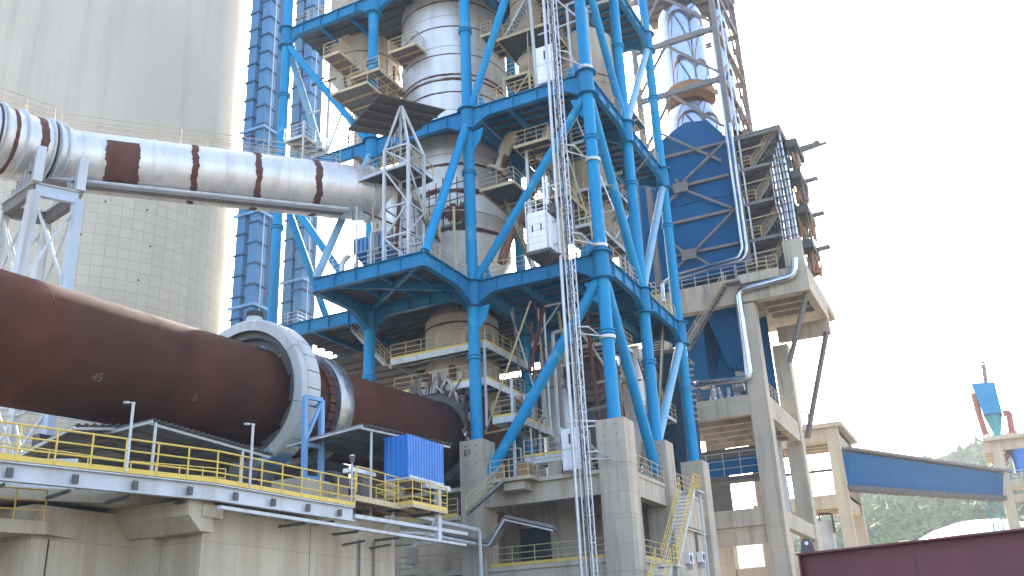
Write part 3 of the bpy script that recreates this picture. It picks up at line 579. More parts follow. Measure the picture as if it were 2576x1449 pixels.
# painted position numbers on the shell
def number(txt, px, py, size, mt, tilt=0.0):
    # point on the shell where the sight line meets it
    d = (FW*FPX+RT*(px-IW/2)-UP*(py-IH/2)).normalized(); lo = None
    for i in range(4000):
        p = CAM+d*(10+i*.02); q = p-kp(p.y); q -= KD*q.dot(KD)
        if q.length <= KR+.008: lo = p; break
    if lo is None: return
    n = (lo-kp(lo.y)); n = (n-KD*n.dot(KD)).normalized(); x = KD; y = n.cross(x)
    if y.z < 0: x, y = x, -y
    x = y.cross(n)
    cu = bpy.data.curves.new('number', 'FONT'); cu.body = txt; cu.size = size; cu.align_x = 'CENTER'; cu.align_y = 'CENTER'; cu.extrude = .004
    me_ = bpy.data.objects.new('number', cu); COL.objects.link(me_)
    dg = bpy.context.evaluated_depsgraph_get(); mm = bpy.data.meshes.new_from_object(me_.evaluated_get(dg)); bpy.data.objects.remove(me_)
    mm.materials.clear(); mm.materials.append(mt)
    o = bpy.data.objects.new('painted_number', mm); COL.objects.link(o); o.parent = kiln; LOC[o.name] = LOC[kiln.name]
    o.matrix_local = Matrix.Translation(lo+n*.012-LOC[kiln.name]) @ Matrix(((x.x, y.x, n.x, 0), (x.y, y.y, n.y, 0), (x.z, y.z, n.z, 0), (0, 0, 0, 1))) @ Matrix.Rotation(tilt, 4, 'Z')
number('45', 245, 950, .5, numpaint, .15); number('0', 489, 1002, .42, numpaint, .1)
# stationary gear guard with segmented rim
GI, GO, GY = 3.38, 3.98, 36.05
guard = T('gear_guard', 'grey ring shaped gear guard of segmented plates round the kiln with peeling blue lower part', 'guard', kp(GY)-V(0,0,GO))
for i in range(8):
    a0 = 2*math.pi*i/8+.24; a1 = a0+2*math.pi/8-.008; low = math.sin((a0+a1)/2) > .3
    mt_ = guardgrey
    P('face_plate', M().lathe([(GI, -.02), (GO-.1, -.02), (GO, .1), (GO, .3), (GI, .05)], kp(GY), KD, n=12, a0=a0, a1=a1, closed=True), lightblue if .6 < a0 < 1.9 else mt_, guard)
for i in range(28):
    a0 = 2*math.pi*i/28+.05; a1 = a0+2*math.pi/28-.012
    P('rim_plate', M().lathe([(GO-.03, .3), (GO+.015, .3), (GO+.015, 1.3), (GO-.03, 1.3)], kp(GY), KD, n=4, a0=a0, a1=a1, closed=True), lightblue if 4 <= i <= 9 else guardgrey, guard)
P('back_plate', M().lathe([(GI+.1, 1.3), (GO, 1.3), (GO, 1.34), (GI+.1, 1.34)], kp(GY), KD, n=64, closed=True), darksteel, guard)
tp = kp(GY+.6)+V(0, 0, GO); P('inspection_neck', M().tube(tp-V(0,0,.2), tp+V(0,0,.35), .42, n=20), guardgrey, guard, smooth=True); P('neck_lid', M().tube(tp+V(0,0,.35), tp+V(0,0,.62), .47, n=20), black, guard, smooth=True)
af = T('guard_stand', 'light blue steel frame stand holding the gear guard on a concrete plinth', 'frame', (-28.3, 35.6, 9.8))
ax = -28.4; s0 = [at(765, 1208, X=ax), at(807, 1212, X=ax)]; s1 = [at(768, 998, X=ax), at(809, 1006, X=ax)]
for p, q in zip(s0, s1): P('leg', M().bar(p, q, .2, .26), lightblue, af)
for k in (0.0, .42, 1.0):
    P('cross_bar', M().bar(s0[0]+(s1[0]-s0[0])*max(k, .03), s0[1]+(s1[1]-s0[1])*max(k, .03), .16, .2), lightblue, af)
P('diagonal', M().bar(s0[0]+(s1[0]-s0[0])*.45, s0[1]+(s1[1]-s0[1])*.97, .13, .16), lightblue, af)
for p in s0: P('foot_plate', M().box(p.x-.3, p.x+.3, p.y-.3, p.y+.3, p.z-.08, p.z), lightblue, af)
P('tie_bar', M().bar(s1[0], (KX+GO-.1, GY+.2, s1[0].z), .14), lightblue, af); P('tie_bar', M().bar(s1[1], (KX+GO-.1, GY+1.2, s1[1].z), .14), lightblue, af)
# inlet hood and its clutter of hoses where the kiln meets the tower
hood = T('kiln_inlet_hood', 'rusty kiln inlet hood crowded with hoses behind the second front column', 'hood', (KX, 56.5, 12.5))
P('chamber', M().box(KX-2.8, KX+2.6, 55.6, 60.5, 12.4, 18.9), rust, hood)
P('seal_ring', M().lathe([(KR+.05, 0), (KR+.55, 0), (KR+.75, .5), (KR+.75, .9), (KR+.05, .9)], kp(54.6), KD, n=64, closed=True), darksteel, hood, smooth=True)
for i in range(34):
    a = rad(-16+i*4.6); p = kp(54.4)+(V(1,0,0)*math.cos(a)+KU*math.sin(a))*(KR+.6); q = p+V(random.uniform(-.3,.6), random.uniform(-.2,.5), random.uniform(.5,1.4))
    P('hose', M().pipe([p, p+V(random.uniform(-.5,.5), -.35, .5), q], random.uniform(.05, .12), 6), random.choice([dustbeige, darksteel, rust, brownsteel, silver]), hood)
for i in range(60):
    p = V(KX+random.uniform(-1.8,3.2), 54.9+random.uniform(0,.5), 18+random.uniform(-1.1,.9)); P('fitting', M().tube(p, p+V(random.uniform(-.7,.7), random.uniform(-.3,.3), random.uniform(-.5,.5)), random.uniform(.08,.2), n=8), random.choice([dustbeige, brownsteel, rust, darksteel, brownsteel]), hood)
for z, n in ((19.5, 6), (22, 4)):
    bx = T('cleaning_gear', ['dusty air cannons and pipes crowded on the lower riser platform', 'dusty valve boxes on the upper riser platform'][z > 20], 'machinery', (-32, 55.6, z))
    for i in range(n*2):
        x = -34.5+random.uniform(0, 5.2); y = 55.2+random.uniform(0, .8); h = random.uniform(.4, 1.7)
        P('fitting', M().box(x-.2, x+.2, y, y+.3, z, z+h) if i % 2 else M().tube((x, y, z), (x+random.uniform(-.4,.4), y, z+h), .14, .05, n=8), random.choice([dustbeige, dustbeige, brownsteel, rust]), bx)

# ================================================================== KILN PIER, WALKWAY AND SHELTERS
pier = T('kiln_pier', 'tan concrete kiln pier wall with a stepped corbel below the grey walkway', 'wall', (-27.5, 28, 0))
PX = -25.3
a = at(993, 1400, X=PX)
P('wall', M().box(-41, PX, 25.9, a.y, 0, 7.3), concrete_tan, pier); P('wall', M().box(-41, -28.3, at(72, 1400, X=-28.3).y, 25.88, 0, 7.1), concrete_tan, pier)
P('corbel', M().prism([(-28.9, 25.88, 7.28), (-28.9, 24.7, 7.28), (-28.9, 24.7, 6.75), (-28.9, 25.3, 6.25), (-28.9, 25.88, 6.25)], (4.1, 0, 0)), concrete_tan, pier)
P('pilaster', M().box(-28.29, -27.2, 25.45, 25.88, 0, 6.24), concrete_tan, pier)
P('corner_block', M().box(PX+.01, PX+.55, 25.3, 26.3, 6.75, 7.2), concrete_tan, pier)
P('top_slab', M().prism([(-41, 12, 7.3), (-31.5, 12, 7.3), (-29.2, 21, 7.3), (PX-.6, 25.9, 7.3), (PX-.2, 39, 7.3), (-41, 39, 7.3)], (0, 0, .42)), concrete_tan, pier)
P('ledge', M().prism([(-36, 15, 6.1), (-30.0, 15, 6.1), (-27.9, 21.6, 6.1), (-28.3, 23.2, 6.1), (-36, 23.2, 6.1)], (0, 0, .42)), concrete_tan, pier)
P('ledge_beam', M().box(-36, -28.6, 17.2, 18.0, 5.4, 6.09), concrete_tan, pier)
rail(pier, [(-30.1, 15.2, 6.53), (-28.0, 21.5, 6.53)], yellow, h=1.0, sp=1.0)
P('shade_backing', M().box(-39.3, -38.8, 29, 37, 0, 12.3).box(-39.3, -38.8, 37, 53, 0, 14.4), darksteel, pier)  # added dark wall, stands in for the deep shade under the kiln
P('construction_joint', M().box(PX-.02, PX+.004, 31.95, 31.98, 0, 7.2), dark, pier); P('construction_joint', M().box(-28.31, -28.285, 22.0, 22.05, 0, 6.0), dark, pier)
WZ = 7.88
walk = T('kiln_walkway', 'long grey steel walkway with yellow railings and kick plates along the kiln', 'walkway', (-24, 28, WZ))
wl = [at(-60, 1149, Z=WZ), at(544, 1215, Z=WZ)]; wr = [wl[1], V(-23.98, 33.2, WZ)]
wl[1].z = wr[0].z = WZ
for k, (a, b) in enumerate((wl, wr)):
    u = (b-a).normalized(); n = V(u.y, -u.x, 0)
    P('deck', M().prism([a, b, b-n*2.2, a-n*2.2], (0, 0, -.05)), deckmat, walk)
    P('beam_web', M().bar(a-n*.12-V(0,0,.32), b-n*.12-V(0,0,.32), .02, .50), palesteel, walk)
    P('beam_flange', M().bar(a-n*.1-V(0,0,.045), b-n*.1-V(0,0,.045), .24, .045), palesteel, walk); P('beam_flange', M().bar(a-n*.1-V(0,0,.59), b-n*.1-V(0,0,.59), .24, .045), palesteel, walk)
    L = (b-a).length; nb = max(2, int(L/1.9))
    for i in range(nb):
        p = a+u*(L*(i+.5)/nb); P('web_clip', M().box(p.x-.03, p.x+.05, p.y-.1, p.y+.1, p.z-.5, p.z-.22), darksteel, walk)
        P('bracket', M().bar(p-n*.3-V(0,0,.68), p-n*2.0-V(0,0,.68), .08, .1), darksteel, walk); P('joist', M().bar(p-n*.2-V(0,0,.15), p-n*2.2-V(0,0,.15), .1, .18), darksteel, walk)
rail(walk, wl+[wr[1]], yellow, h=1.13, sp=1.15, r=.03, toe=yellow)
rail(walk, [wl[0]+V(-2.0, .8, 0), V(-27.6, 24.2, WZ)], yellow, h=1.0, sp=1.3, r=.022)
rail(walk, [(-27.5, 24.4, WZ), (-26.0, 27.6, WZ)], yellow, h=1.0, sp=.9, r=.022)
P('conduit_tray', M().bar((-24.15, 33.3, 7.5), (-24.0, 42.6, 7.55), .34, .16), palesteel, walk); P('conduit_tray', M().bar((-24.1, 25.4, 7.0), (-23.9, 42.4, 7.0), .18, .12), palesteel, walk)
for y in (30, 33.5, 36.6): P('bracket', M().bar((-24, y, 6.88), (-25.4, y, 6.88), .08, .1), darksteel, walk)
w2 = T('side_platform', 'railed side platform with a beige slab edge beside the blue sheet cabin', 'platform', (-24.2, 38, 8.5))
plat(w2, -26.6, -24.3, 33.6, 38.4, 8.45, concrete_tan, beige, beige, '', nj=1); rail(w2, [(-24.05, 33.2, WZ), (-24.3, 33.75, 8.6), (-24.3, 37.0, 8.55)], yellow, h=1.1, sp=1.05, r=.024)
plat(w2, -25.6, -23.6, 37.1, 40.2, 8.38, deckmat, beige, yellow, 'lfr', nj=1, sp=.8, toe=yellow, eh=.14)
for q in ((-24.8, 37.4), (-23.8, 39.6)): P('strut', M().bar((q[0], q[1], 8.2), (q[0]-.6, q[1]-.3, 6.9), .08), palesteel, w2)
plin = T('stand_plinth', 'long concrete plinth carrying the blue guard stand behind the railing', 'plinth', (-28.4, 35.3, 7.72))
P('block', M().box(-29.3, -27.6, s0[0].y-1.2, s0[1].y+1.1, 7.72, s0[0].z-.09), concrete, plin); P('step', M().box(-29.1, -27.4, s0[1].y+1.13, s0[1].y+2.4, 7.72, s0[0].z-.75), concrete, plin)
cab = T('sheet_cabin', 'bright blue corrugated sheet cabin on the end of the kiln walkway', 'cabin', (-24.6, 38.9, 9.7))
cx0, cx1, cy0, cy1, cz0, cz1 = -25.35, -24.0, 37.4, 40.55, 9.72, 11.72
def corr(x0, y0, x1, y1, z0, z1, n, d=.04):
    m = M(); u = V(x1-x0, y1-y0, 0); L = u.length; u /= L; nn = V(u.y, -u.x, 0); pts = []
    for i in range(n):
        s = L*i/n; w_ = L/n
        pts += [(s, 0), (s+w_*.55, 0), (s+w_*.65, d), (s+w_*.9, d)]
    pts.append((L, 0)); vs = []
    for s, e in pts:
        p = V(x0, y0, 0)+u*s+nn*e; vs += [p+V(0,0,z0), p+V(0,0,z1)]
    return m.add(vs, [(2*i, 2*i+2, 2*i+3, 2*i+1) for i in range(len(pts)-1)])
P('sheet_wall', corr(cx0, cy0, cx1, cy0, cz0, cz1, 5), sheetblue, cab); P('sheet_wall', corr(cx1, cy0, cx1, cy1, cz0, cz1, 13), sheetblue, cab)
P('sheet_wall', corr(cx1, cy1, cx0, cy1, cz0, cz1, 5), sheetblue, cab); P('sheet_wall', corr(cx0, cy1, cx0, cy0, cz0, cz1, 13), sheetblue, cab)
P('floor_frame', M().box(cx0, cx1, cy0, cy1, cz0-.1, cz0-.003), palesteel, cab); P('wall_trim', M().bar((cx1+.03, cy0, cz0+.02), (cx1+.03, cy1, cz0+.02), .03, .12), palesteel, cab)
P('bracket_beam', M().bar((-24.0, 38.9, 9.5), (-24.0, 41.0, 9.62), .22, .2), palesteel, cab)
tpst = T('t_post', 'pale grey steel T post holding up the cabin end', 'post', (-23.9, 39.9, 7.1))
P('shaft', M().bar((-23.95, 39.9, 6.95), (-23.95, 39.9, 9.4), .24, .3), palesteel, tpst); P('head', M().bar((-23.95, 38.7, 9.45), (-23.95, 41.0, 9.55), .2, .16), palesteel, tpst); P('foot', M().bar((-23.95, 39.9, 7.0), (-25, 39.3, 6.85), .2, .18), palesteel, tpst)
def sheet_roof(name, label, A, B, depth, drop, n, posts=()):
    """corrugated roof whose near eave runs A -> B and which falls away from it to the left"""
    r = T(name, label, 'roof', A, 'corrugated shelter roofs'); A, B = V(*A), V(*B); u = (B-A); L = u.length; u /= L; bk = V(-depth, 0, -drop)
    vs = []; m = M(); N_ = n*4
    for i in range(N_+1):
        e = .035*(1 if i % 4 in (1, 2) else -1); p = A+u*(L*i/N_)+V(0,0,e); vs += [p, p+bk]
    m.add(vs, [(2*i, 2*i+2, 2*i+3, 2*i+1) for i in range(N_)]); P('sheet', m, roofsheet, r)
    P('eave_bar', M().bar(A-V(0,0,.13)+V(-.25,0,0), B-V(0,0,.13)+V(-.25,0,0), .06, .1), palesteel, r); P('gable_bar', M().bar(A-V(0,0,.12), A+bk-V(0,0,.12), .06, .1), palesteel, r)
    for i in range(1, 4): P('purlin', M().bar(A+bk*(i/4)-V(0,0,.12), B+bk*(i/4)-V(0,0,.12), .06, .1), darksteel, r)
    for q in posts: P('post', M().tube((q[0], q[1], 7.73), (q[0], q[1], q[2]), .06, n=10), palesteel, r)
    return r
A = at(385, 1053, X=-27.8); B = at(690, 1141, X=-27.8)
sheet_roof('shelter_roof', 'long corrugated tin roof over the kiln drive left of the gear guard', A, B, 5.6, .25, 24, posts=[(-27.9, A.y+.25, A.z-.1), (-27.9, (A.y+B.y)/2+1.6, (A.z+B.z)/2-.3)])
A2 = at(190, 1060, X=-29.6); B2 = at(385, 1062, X=-29.6)
sheet_roof('shelter_roof', 'smaller tin roof panel at the left end of the kiln drive shelter', A2+V(0,0,-.1), B2+V(0,0,-.12), 4.2, 1.0, 10)
A3 = at(912, 1066, X=-25.3); B3 = at(1142, 1117, X=-24.2)
r2 = sheet_roof('shelter_roof', 'corrugated tin roof over the kiln support rollers beside the blue cabin', A3, B3, 4.4, .35, 22, posts=[(A3.x-.2, A3.y+1.0, A3.z-.15)])
def lamp_post(px, y0, y1, X, label, head=1):
    a, b = at(px, y0, X=X), at(px, y1, X=X); b = V(a.x, a.y, b.z)
    t = T('lamp_post', label, 'lamp post', b, 'lamp posts along the kiln walkway')
    P('pole', M().tube(b, a, .05, n=10), palesteel, t, smooth=True); P('arm', M().bar(a+V(.05,.05,-.03), a+V(-.12,-.1,0), .035), palesteel, t); P('lamp_head', M().bar(a+V(-.1,-.12,-.01), a+V(-.27,-.14,.0), .11, .07), galv, t)
lamp_post(336, 1012, 1190, -24.9, 'white lamp post standing in front of the kiln at the left end of the railing'); lamp_post(637, 1066, 1226, -24.1, 'white lamp post on the walkway railing just left of the blue guard stand')
t = T('warning_light', 'short pole with a grey beacon beside the sloping end of the railing', 'beacon', at(884, 1265, X=-23.95))
a = at(884, 1262, X=-23.95); b = at(884, 1162, X=-23.95); P('pole', M().tube(a, V(a.x, a.y, b.z), .035, n=8), palesteel, t); P('beacon', M().tube(V(a.x, a.y, b.z), V(a.x, a.y, b.z+.22), .11, n=14), darksteel, t); P('cap', M().tube(V(a.x, a.y, b.z+.24), V(a.x, a.y, b.z+.32), .14, .05, n=14), palesteel, t)
# drive and rollers under the kiln
for nm, lb, y in (('support_roller', 'steel support roller and bearing block in the shade below the riding ring', 40.9), ('kiln_drive', 'dark gear drive housing in the shade under the left tin roof', 33.8)):
    t = T(nm, lb, 'machinery', (-31, y, 7.72))
    P('bed', M().box(-36, -29.5, y-1.6, y+1.6, 7.73, 8.9), concrete, t)
    P('bearing_block', M().box(-31.8, -30.2, y-1.5, y-.75, 8.9, 10.4), darksteel, t); P('bearing_block', M().box(-31.8, -30.2, y+.75, y+1.5, 8.9, 10.4), darksteel, t)
    P('roller', M().tube((-31.3, y-.6, 10.4), (-31.3, y+.6, 10.45), .95, n=32), darksteel, t, smooth=True)
t = T('control_box', 'white instrument tray on the railing behind the guard stand', 'box', at(905, 1190, X=-26)); a = at(905, 1188, X=-26)
P('tray', M().box(-26.3, -25.7, a.y-.9, a.y+.9, a.z-.12, a.z+.06), whitepaint, t); P('stand', M().box(-26.1, -25.9, a.y-.1, a.y+.1, 7.73, a.z-.12), darksteel, t)
for i, (y, x, l) in enumerate(((29.5, -29.0, 'dusty switch cabinet in the dark below the tin roof'), (31.0, -29.4, 'small control panel with a white label under the tin roof'))):
    t = T('switch_cabinet', l, 'cabinet', (x, y, 7.73)); P('cabinet', M().box(x-.5, x+.1, y-.4, y+.4, 7.74, 9.1), darksteel, t); P('label_plate', M().box(x+.103, x+.11, y-.2, y+.15, 8.75, 8.9), whitepaint, t)
t = T('corrugated_screen', 'pale corrugated screen wall behind the yellow railing at the left', 'screen', (-31, 24.5, 7.73))
a = at(115, 1165, X=-29.5); P('sheet', corr(-31.2, a.y, -29.6, a.y+1.4, 7.74, 9.15, 8), palesteel, t)
wt = T('pier_downpipe', 'pair of thin rusty pipes running down the right end of the pier wall', 'pipe', (PX+.08, 36.3, 0))
for y in (35.3, 36.4): P('pipe', M().tube((PX+.1, y, 0), (PX+.1, y, 6.8), .05, n=8), brownsteel, wt)
for y0 in (34.2, 36.2): P('bracket', M().bar((PX, y0, 6.5), (PX+1.0, y0+.2, 6.6), .06, .09), darksteel, wt)

# ================================================================== CONCRETE FRAME UNDER THE TOWER
frame = T('concrete_substructure', 'two storey concrete frame of square pillars and deep beams carrying the blue tower', 'building', (CX2, Y0, 0))
def pillar(x, y, top, h=.85, joints=(12.2, 9.2, 6.0, 3.0)):
    m = M(); zs = [0]+sorted(z for z in joints if z < top)+[top]; p = None
    for i, (a, b) in enumerate(zip(zs, zs[1:])):
        hh = h-(.006 if i % 2 else 0); m.box(x-hh, x+hh, y-hh, y+hh, a+(.0 if i == 0 else .02), b)
        if i: m.box(x-h+.03, x+h-.03, y-h+.03, y+h-.03, a-.01, a+.03)
    return P('pillar', m, concrete, frame)
pz = {(CX1, Y0): 15.5, (CX2, Y0): 15.5, (CX2, Y1): 15.5, (CX2, Y2): 15.5}
for x, y in cols:
    pl = pillar(x, y, 14.89, h=.92 if (x, y) == (CX2, Y0) else .85)
    for zz in (13.3, 13.9, 14.5):      # tie holes left by the formwork
        for xx in (-.4, .4): P('tie_hole', M().tube((x+xx, y-.93, zz), (x+xx, y-.80, zz), .035, n=8), dark, pl)
FY = Y0-.6; FX = CX2+.55
P('beam', M().box(CX1+.86, CX2-.93, FY, FY+.7, 10.5, 11.7), concrete, frame); P('slab', M().box(CX0, CX2+.6, FY-.25, Y2+1, 11.7, 11.95), concrete, frame)
P('beam', M().box(CX2-.2, FX, Y0+.93, Y1-.86, 10.5, 11.69), concrete, frame); P('beam', M().box(CX2-.2, FX, Y1+.86, Y2-.86, 9.6, 11.69), concrete, frame)
P('beam', M().box(CX1+.86, CX2-.86, Y1-.3, Y1+.4, 10.5, 11.69), concrete, frame); P('beam', M().box(CX1-.2, CX1+.4, Y0+.86, Y1-.86, 10.6, 11.69), concrete, frame)
P('beam', M().box(CX1+.86, CX2-.93, FY+.02, FY+.6, 5.3, 6.6), concrete, frame); P('slab', M().box(CX1-22, CX2+.62, FY-.1, Y1+2, 6.6, 6.86), concrete, frame)
P('beam', M().box(CX2-.2, FX-.02, Y0+.93, Y1-.86, 5.4, 6.59), concrete, frame)
P('wall', M().box(CX1-24, CX2, Y1+.42, Y1+.7, 6.87, 11.69), concrete, frame); P('wall', M().box(CX1-24, CX2, Y1+.42, Y1+.7, 0, 6.59), concrete, frame)
P('gap_backing_wall', M().box(CX1-24, CX1-4.5, Y1+.4, Y1+.68, 11.7, 15.6), concrete, frame)  # added wall, closes the bright sky gaps seen below the kiln
P('inner_wall', M().box(CX1+2, CX1+5.2, Y0+4, Y0+4.25, 6.87, 11.69), concrete, frame); P('doorway', M().box(CX1+.9, CX1+3.1, Y0+3.94, Y0+3.99, 6.88, 9.6), dark, frame)
sw = P('wall', M().box(CX2+.1, CX2+.42, Y1+.86, Y2-.86, 0, 9.59), concrete, frame)
P('wall_ledge', M().box(CX2+.43, CX2+.62, Y1+.86, Y2-.86, 9.35, 9.5), concrete, frame)
a = at(1752, 1362, X=CX2+.44); wn = P('window', M().box(CX2+.35, CX2+.44, a.y-.45, a.y+.45, a.z-1.05, a.z+1.05), palesteel, sw); wn['kind'] = 'part'; del wn['kind']
P('window', M().box(CX2+.425, CX2+.45, a.y-.38, a.y+.38, a.z-.95, a.z+.95), glassm, frame)
P('corbel', M().prism([(-26.6, FY-.02, 11.2), (-25.2, FY-.02, 11.2), (-25.2, FY-.02, 11.68), (-26.6, FY-.02, 11.68)], (0, -1.2, 0)), concrete, frame)
P('landing_slab', M().box(-27.6, -24.6, FY-1.5, FY-.26, 11.72, 11.94), concrete_tan, frame)
rail(frame, [(-27.4, FY-1.4, 11.96), (-24.8, FY-1.4, 11.96), (-24.8, FY-.2, 11.96), (-22.0, FY-.2, 11.96)], beige, sp=1.2)
rail(frame, [(CX2+.55, Y0+1.1, 11.96), (CX2+.55, Y1-1, 11.96)], beige, sp=1.2); rail(frame, [(CX2+.55, Y1+1.1, 11.96), (CX2+.55, Y2-1, 11.96)], beige, sp=1.2)
rail(frame, [(CX1+1, FY, 6.88), (CX2-1, FY, 6.88)], beige, sp=1.55, toe=yellow); rail(frame, [(CX2+.5, Y0+1.1, 6.88), (CX2+.5, Y1-1.1, 6.88)], beige, sp=1.0, toe=yellow)
rail(frame, [(CX0-1, FY, 6.88), (CX1-1, FY, 6.88)], beige, sp=1.6); rail(frame, [(CX0, FY-.2, 8.6), (CX1-1.2, FY-.2, 8.6)], beige, sp=1.3)
P('link_slab', M().box(CX0, CX1-.9, FY-.5, Y0+2, 9.9, 10.15), concrete_tan, frame); P('link_beam', M().box(CX0, CX1-.9, FY-.3, FY+.2, 8.75, 9.88), concrete_tan, frame)
rail(frame, [(CX0, FY-.4, 10.16), (CX1-1, FY-.4, 10.16)], beige, sp=1.3, toe=yellow)
P('mezzanine_rail_beam', M().bar((CX1+3, Y0+.9, 13.35), (CX2-3.2, Y0+.9, 13.35), .3, .45), palesteel, frame)
rail(frame, [(CX1+3, Y0+.75, 13.6), (CX2-3.2, Y0+.75, 13.6)], beige, sp=1.5, toe=yellow); P('mezzanine_deck', M().box(CX1+3, CX2-3, Y0+1.06, Y1, 13.5, 13.58), deckmat, frame)
number_marks = ((0.25, 14.2),)
cu = bpy.data.curves.new('mark', 'FONT'); cu.body = 'B3'; cu.size = .5; cu.extrude = .004; fo = bpy.data.objects.new('mark', cu); COL.objects.link(fo)
mm = bpy.data.meshes.new_from_object(fo.evaluated_get(bpy.context.evaluated_depsgraph_get())); bpy.data.objects.remove(fo); mm.materials.clear(); mm.materials.append(numdark)
I('painted_mark', mm, frame, (CX1-.55, Y0-.862, 13.95), rot=(math.pi/2, 0, 0))
stl = T('steel_stairs', 'short dark steel stairs from the kiln walkway up to the concrete deck', 'stairs', (-28.5, 51.9, 9.9)); stairs(stl, (-28.7, 51.2, 9.85), (-26.6, 52.3, 11.75), .9, (.46, -.88, 0), brownsteel, beige, n=10)
ys = T('steel_stairs', 'long steep yellow steel stairs climbing the right side of the concrete frame', 'stairs', (-17.9, 56.3, 5))
stairs(ys, (-18.3, 56.3, 6.3), (-18.3, 61.6, 11.4), .95, (1, 0, 0), palesteel, yellow, n=19); P('landing', M().box(-18.5, -17.1, 61.6, 63.0, 11.32, 11.4), palesteel, ys)
rail(ys, [(-17.3, 61.7, 11.4), (-17.3, 63, 11.4)], yellow, sp=.7); P('landing', M().box(-18.5, -17.1, 55.1, 56.3, 6.22, 6.3), palesteel, ys)
stairs(ys, (-18.3, 51.2, 2.6), (-18.3, 55.1, 6.25), .95, (1, 0, 0), palesteel, yellow, n=15); rail(ys, [(-17.2, 55.1, 6.3), (-17.2, 56.3, 6.3)], yellow, sp=.6)
for y, z in ((62.8, 11.3), (56.2, 6.2)): P('support_post', M().bar((-17.4, y, 0), (-17.4, y, z), .14), palesteel, ys)
for i, (px, py, l) in enumerate(((1734, 1405, 'white outdoor air conditioner on the wall left of the window'), (1766, 1402, 'white outdoor air conditioner on a bracket below the window'))):
    a = at(px, py, X=CX2+.7); t = T('air_conditioner', l, 'air conditioner', (CX2+.45, a.y, a.z-.4))
    P('case', M().box(CX2+.45, CX2+.85, a.y-.42, a.y+.42, a.z-.35, a.z+.35), whitepaint, t); P('grille', M().tube((CX2+.85, a.y-.06, a.z), (CX2+.87, a.y-.06, a.z), .26, n=20), darksteel, t)
    P('wall_bracket', M().bar((CX2+.43, a.y, a.z-.4), (CX2+.9, a.y, a.z-.4), .06, .7), palesteel, t)
pp = T('cable_tray', 'grey cable tray that climbs and bends under the concrete deck', 'cable tray', at(1235, 1365, Y=52.4))
q = [at(x, y, Y=52.3) for x, y in ((1120, 1345), (1236, 1368), (1276, 1303), (1398, 1330))]
for a, b in zip(q, q[1:]): P('tray', M().bar(a, b, .18, .7, up=(0, -1, .25)), brownsteel, pp); P('tray_lip', M().bar(a+V(0,-.38,-.14), b+V(0,-.38,-.14), .06, .1), palesteel, pp)
pw = T('water_pipe', 'pale pipe running from the walkway and dropping down in front of the pillar', 'pipe', at(1205, 1340, Y=51.5))
P('pipe', M().pipe([at(1000, 1288, Y=44), at(1090, 1310, Y=48), at(1206, 1334, Y=51.5), at(1212, 1449, Y=51.5)-V(0,0,4)], .13, 10), palesteel, pw, smooth=True)
P('pipe', M().pipe([at(1000, 1340, Y=46), at(1060, 1342, Y=47.5), at(1200, 1368, Y=51.6)], .1, 8), palesteel, pw, smooth=True)
bx = T('electrical_box', 'tan switch box on a post behind the lower left railing', 'box', at(1038, 1400, Y=FY-.3)); a = at(1040, 1400, Y=FY-.3); P('box', M().box(a.x-.35, a.x+.3, a.y-.2, a.y+.1, a.z-.5, a.z+.5), dustbeige, bx); P('post', M().box(a.x-.05, a.x+.05, a.y-.1, a.y, 6.87, a.z-.51), palesteel, bx)
for i, (x0, x1, h, l) in enumerate(((-26.3, -25.6, 1.1, 'orange crate of spares behind the deck railing'), (-24.2, -23.3, .9, 'pale brown metal bin on the concrete deck'), (-23.2, -22.0, .75, 'silver curved cover lying on the deck beside the hoist gate'))):
    t = T(['crate', 'bin', 'metal_cover'][i], l, ['crate', 'bin', 'cover'][i], (x0, FY+.5, 11.96))
    if i == 2: P('cover', M().tube((x0, FY+.6, 12.35), (x1, FY+.6, 12.35), .38, n=20), galv, t, smooth=True)
    else:
        P('body', M().box(x0, x1, FY+.2, FY+.9, 11.97, 11.95+h), [orange, dustbeige][i], t); P('rim', M().box(x0-.03, x1+.03, FY+.17, FY+.93, 11.96+h, 12.0+h), [brownsteel, dustbeige][i], t)

# ================================================================== SILO, BUCKET ELEVATORS, TRESTLE
SD, SR = 95.0, 13.0; saz = rad(-43.75)-math.asin(SR/SD); SX, SY = SD*math.sin(saz), SD*math.cos(saz)
siloc = mat('silo_concrete', (.45,.40,.315), (.45,.395,.31), sc=.06, rough=.9, bump=.15, bsc=5, streak=((.33,.29,.24), .25, .5), form=('cyl', SX, SY, SR, 1.0, .98), mortar=.035)
siloc2 = mat('silo_upper_concrete', (.45,.40,.33), (.41,.365,.30), sc=.12, rough=.9, bump=.15, bsc=5, streak=((.30,.265,.215), .5, .7))
silo = T('concrete_silo', 'enormous round concrete silo filling the left background behind the silver duct', 'silo', (SX, SY, 0))
zc = at(230, 258, Y=SY-SR).z
P('wall', M().lathe([(SR, 0), (SR, zc)], (SX, SY, 0), n=128), siloc, silo, smooth=True)
P('upper_wall', M().lathe([(SR, zc), (SR-.12, zc+.1), (SR-.12, 84), (SR*.3, 90)], (SX, SY, 0), n=128), siloc2, silo, smooth=True)
hm = mesh_of(M().tube((0,0,0), (0,.1,0), .1, n=10), 'tie_hole', dark)
for z in (20, 23.4, 26.8, 30.2, 33.6, 37, 40.4):
    for k in range(5):
        a = rad(-112+k*23+random.uniform(-8, 8)); I('tie_hole', hm, silo, (SX+(SR+.004)*math.cos(a), SY+(SR+.004)*math.sin(a), z), rot=(0, 0, a+math.pi/2))
casing_d = mat('slate_blue_shade', (.03,.09,.18), (.025,.075,.15), sc=.4, rough=.6, spec=.2)  # darker slate for flanges and webs, gap shade put into the colour
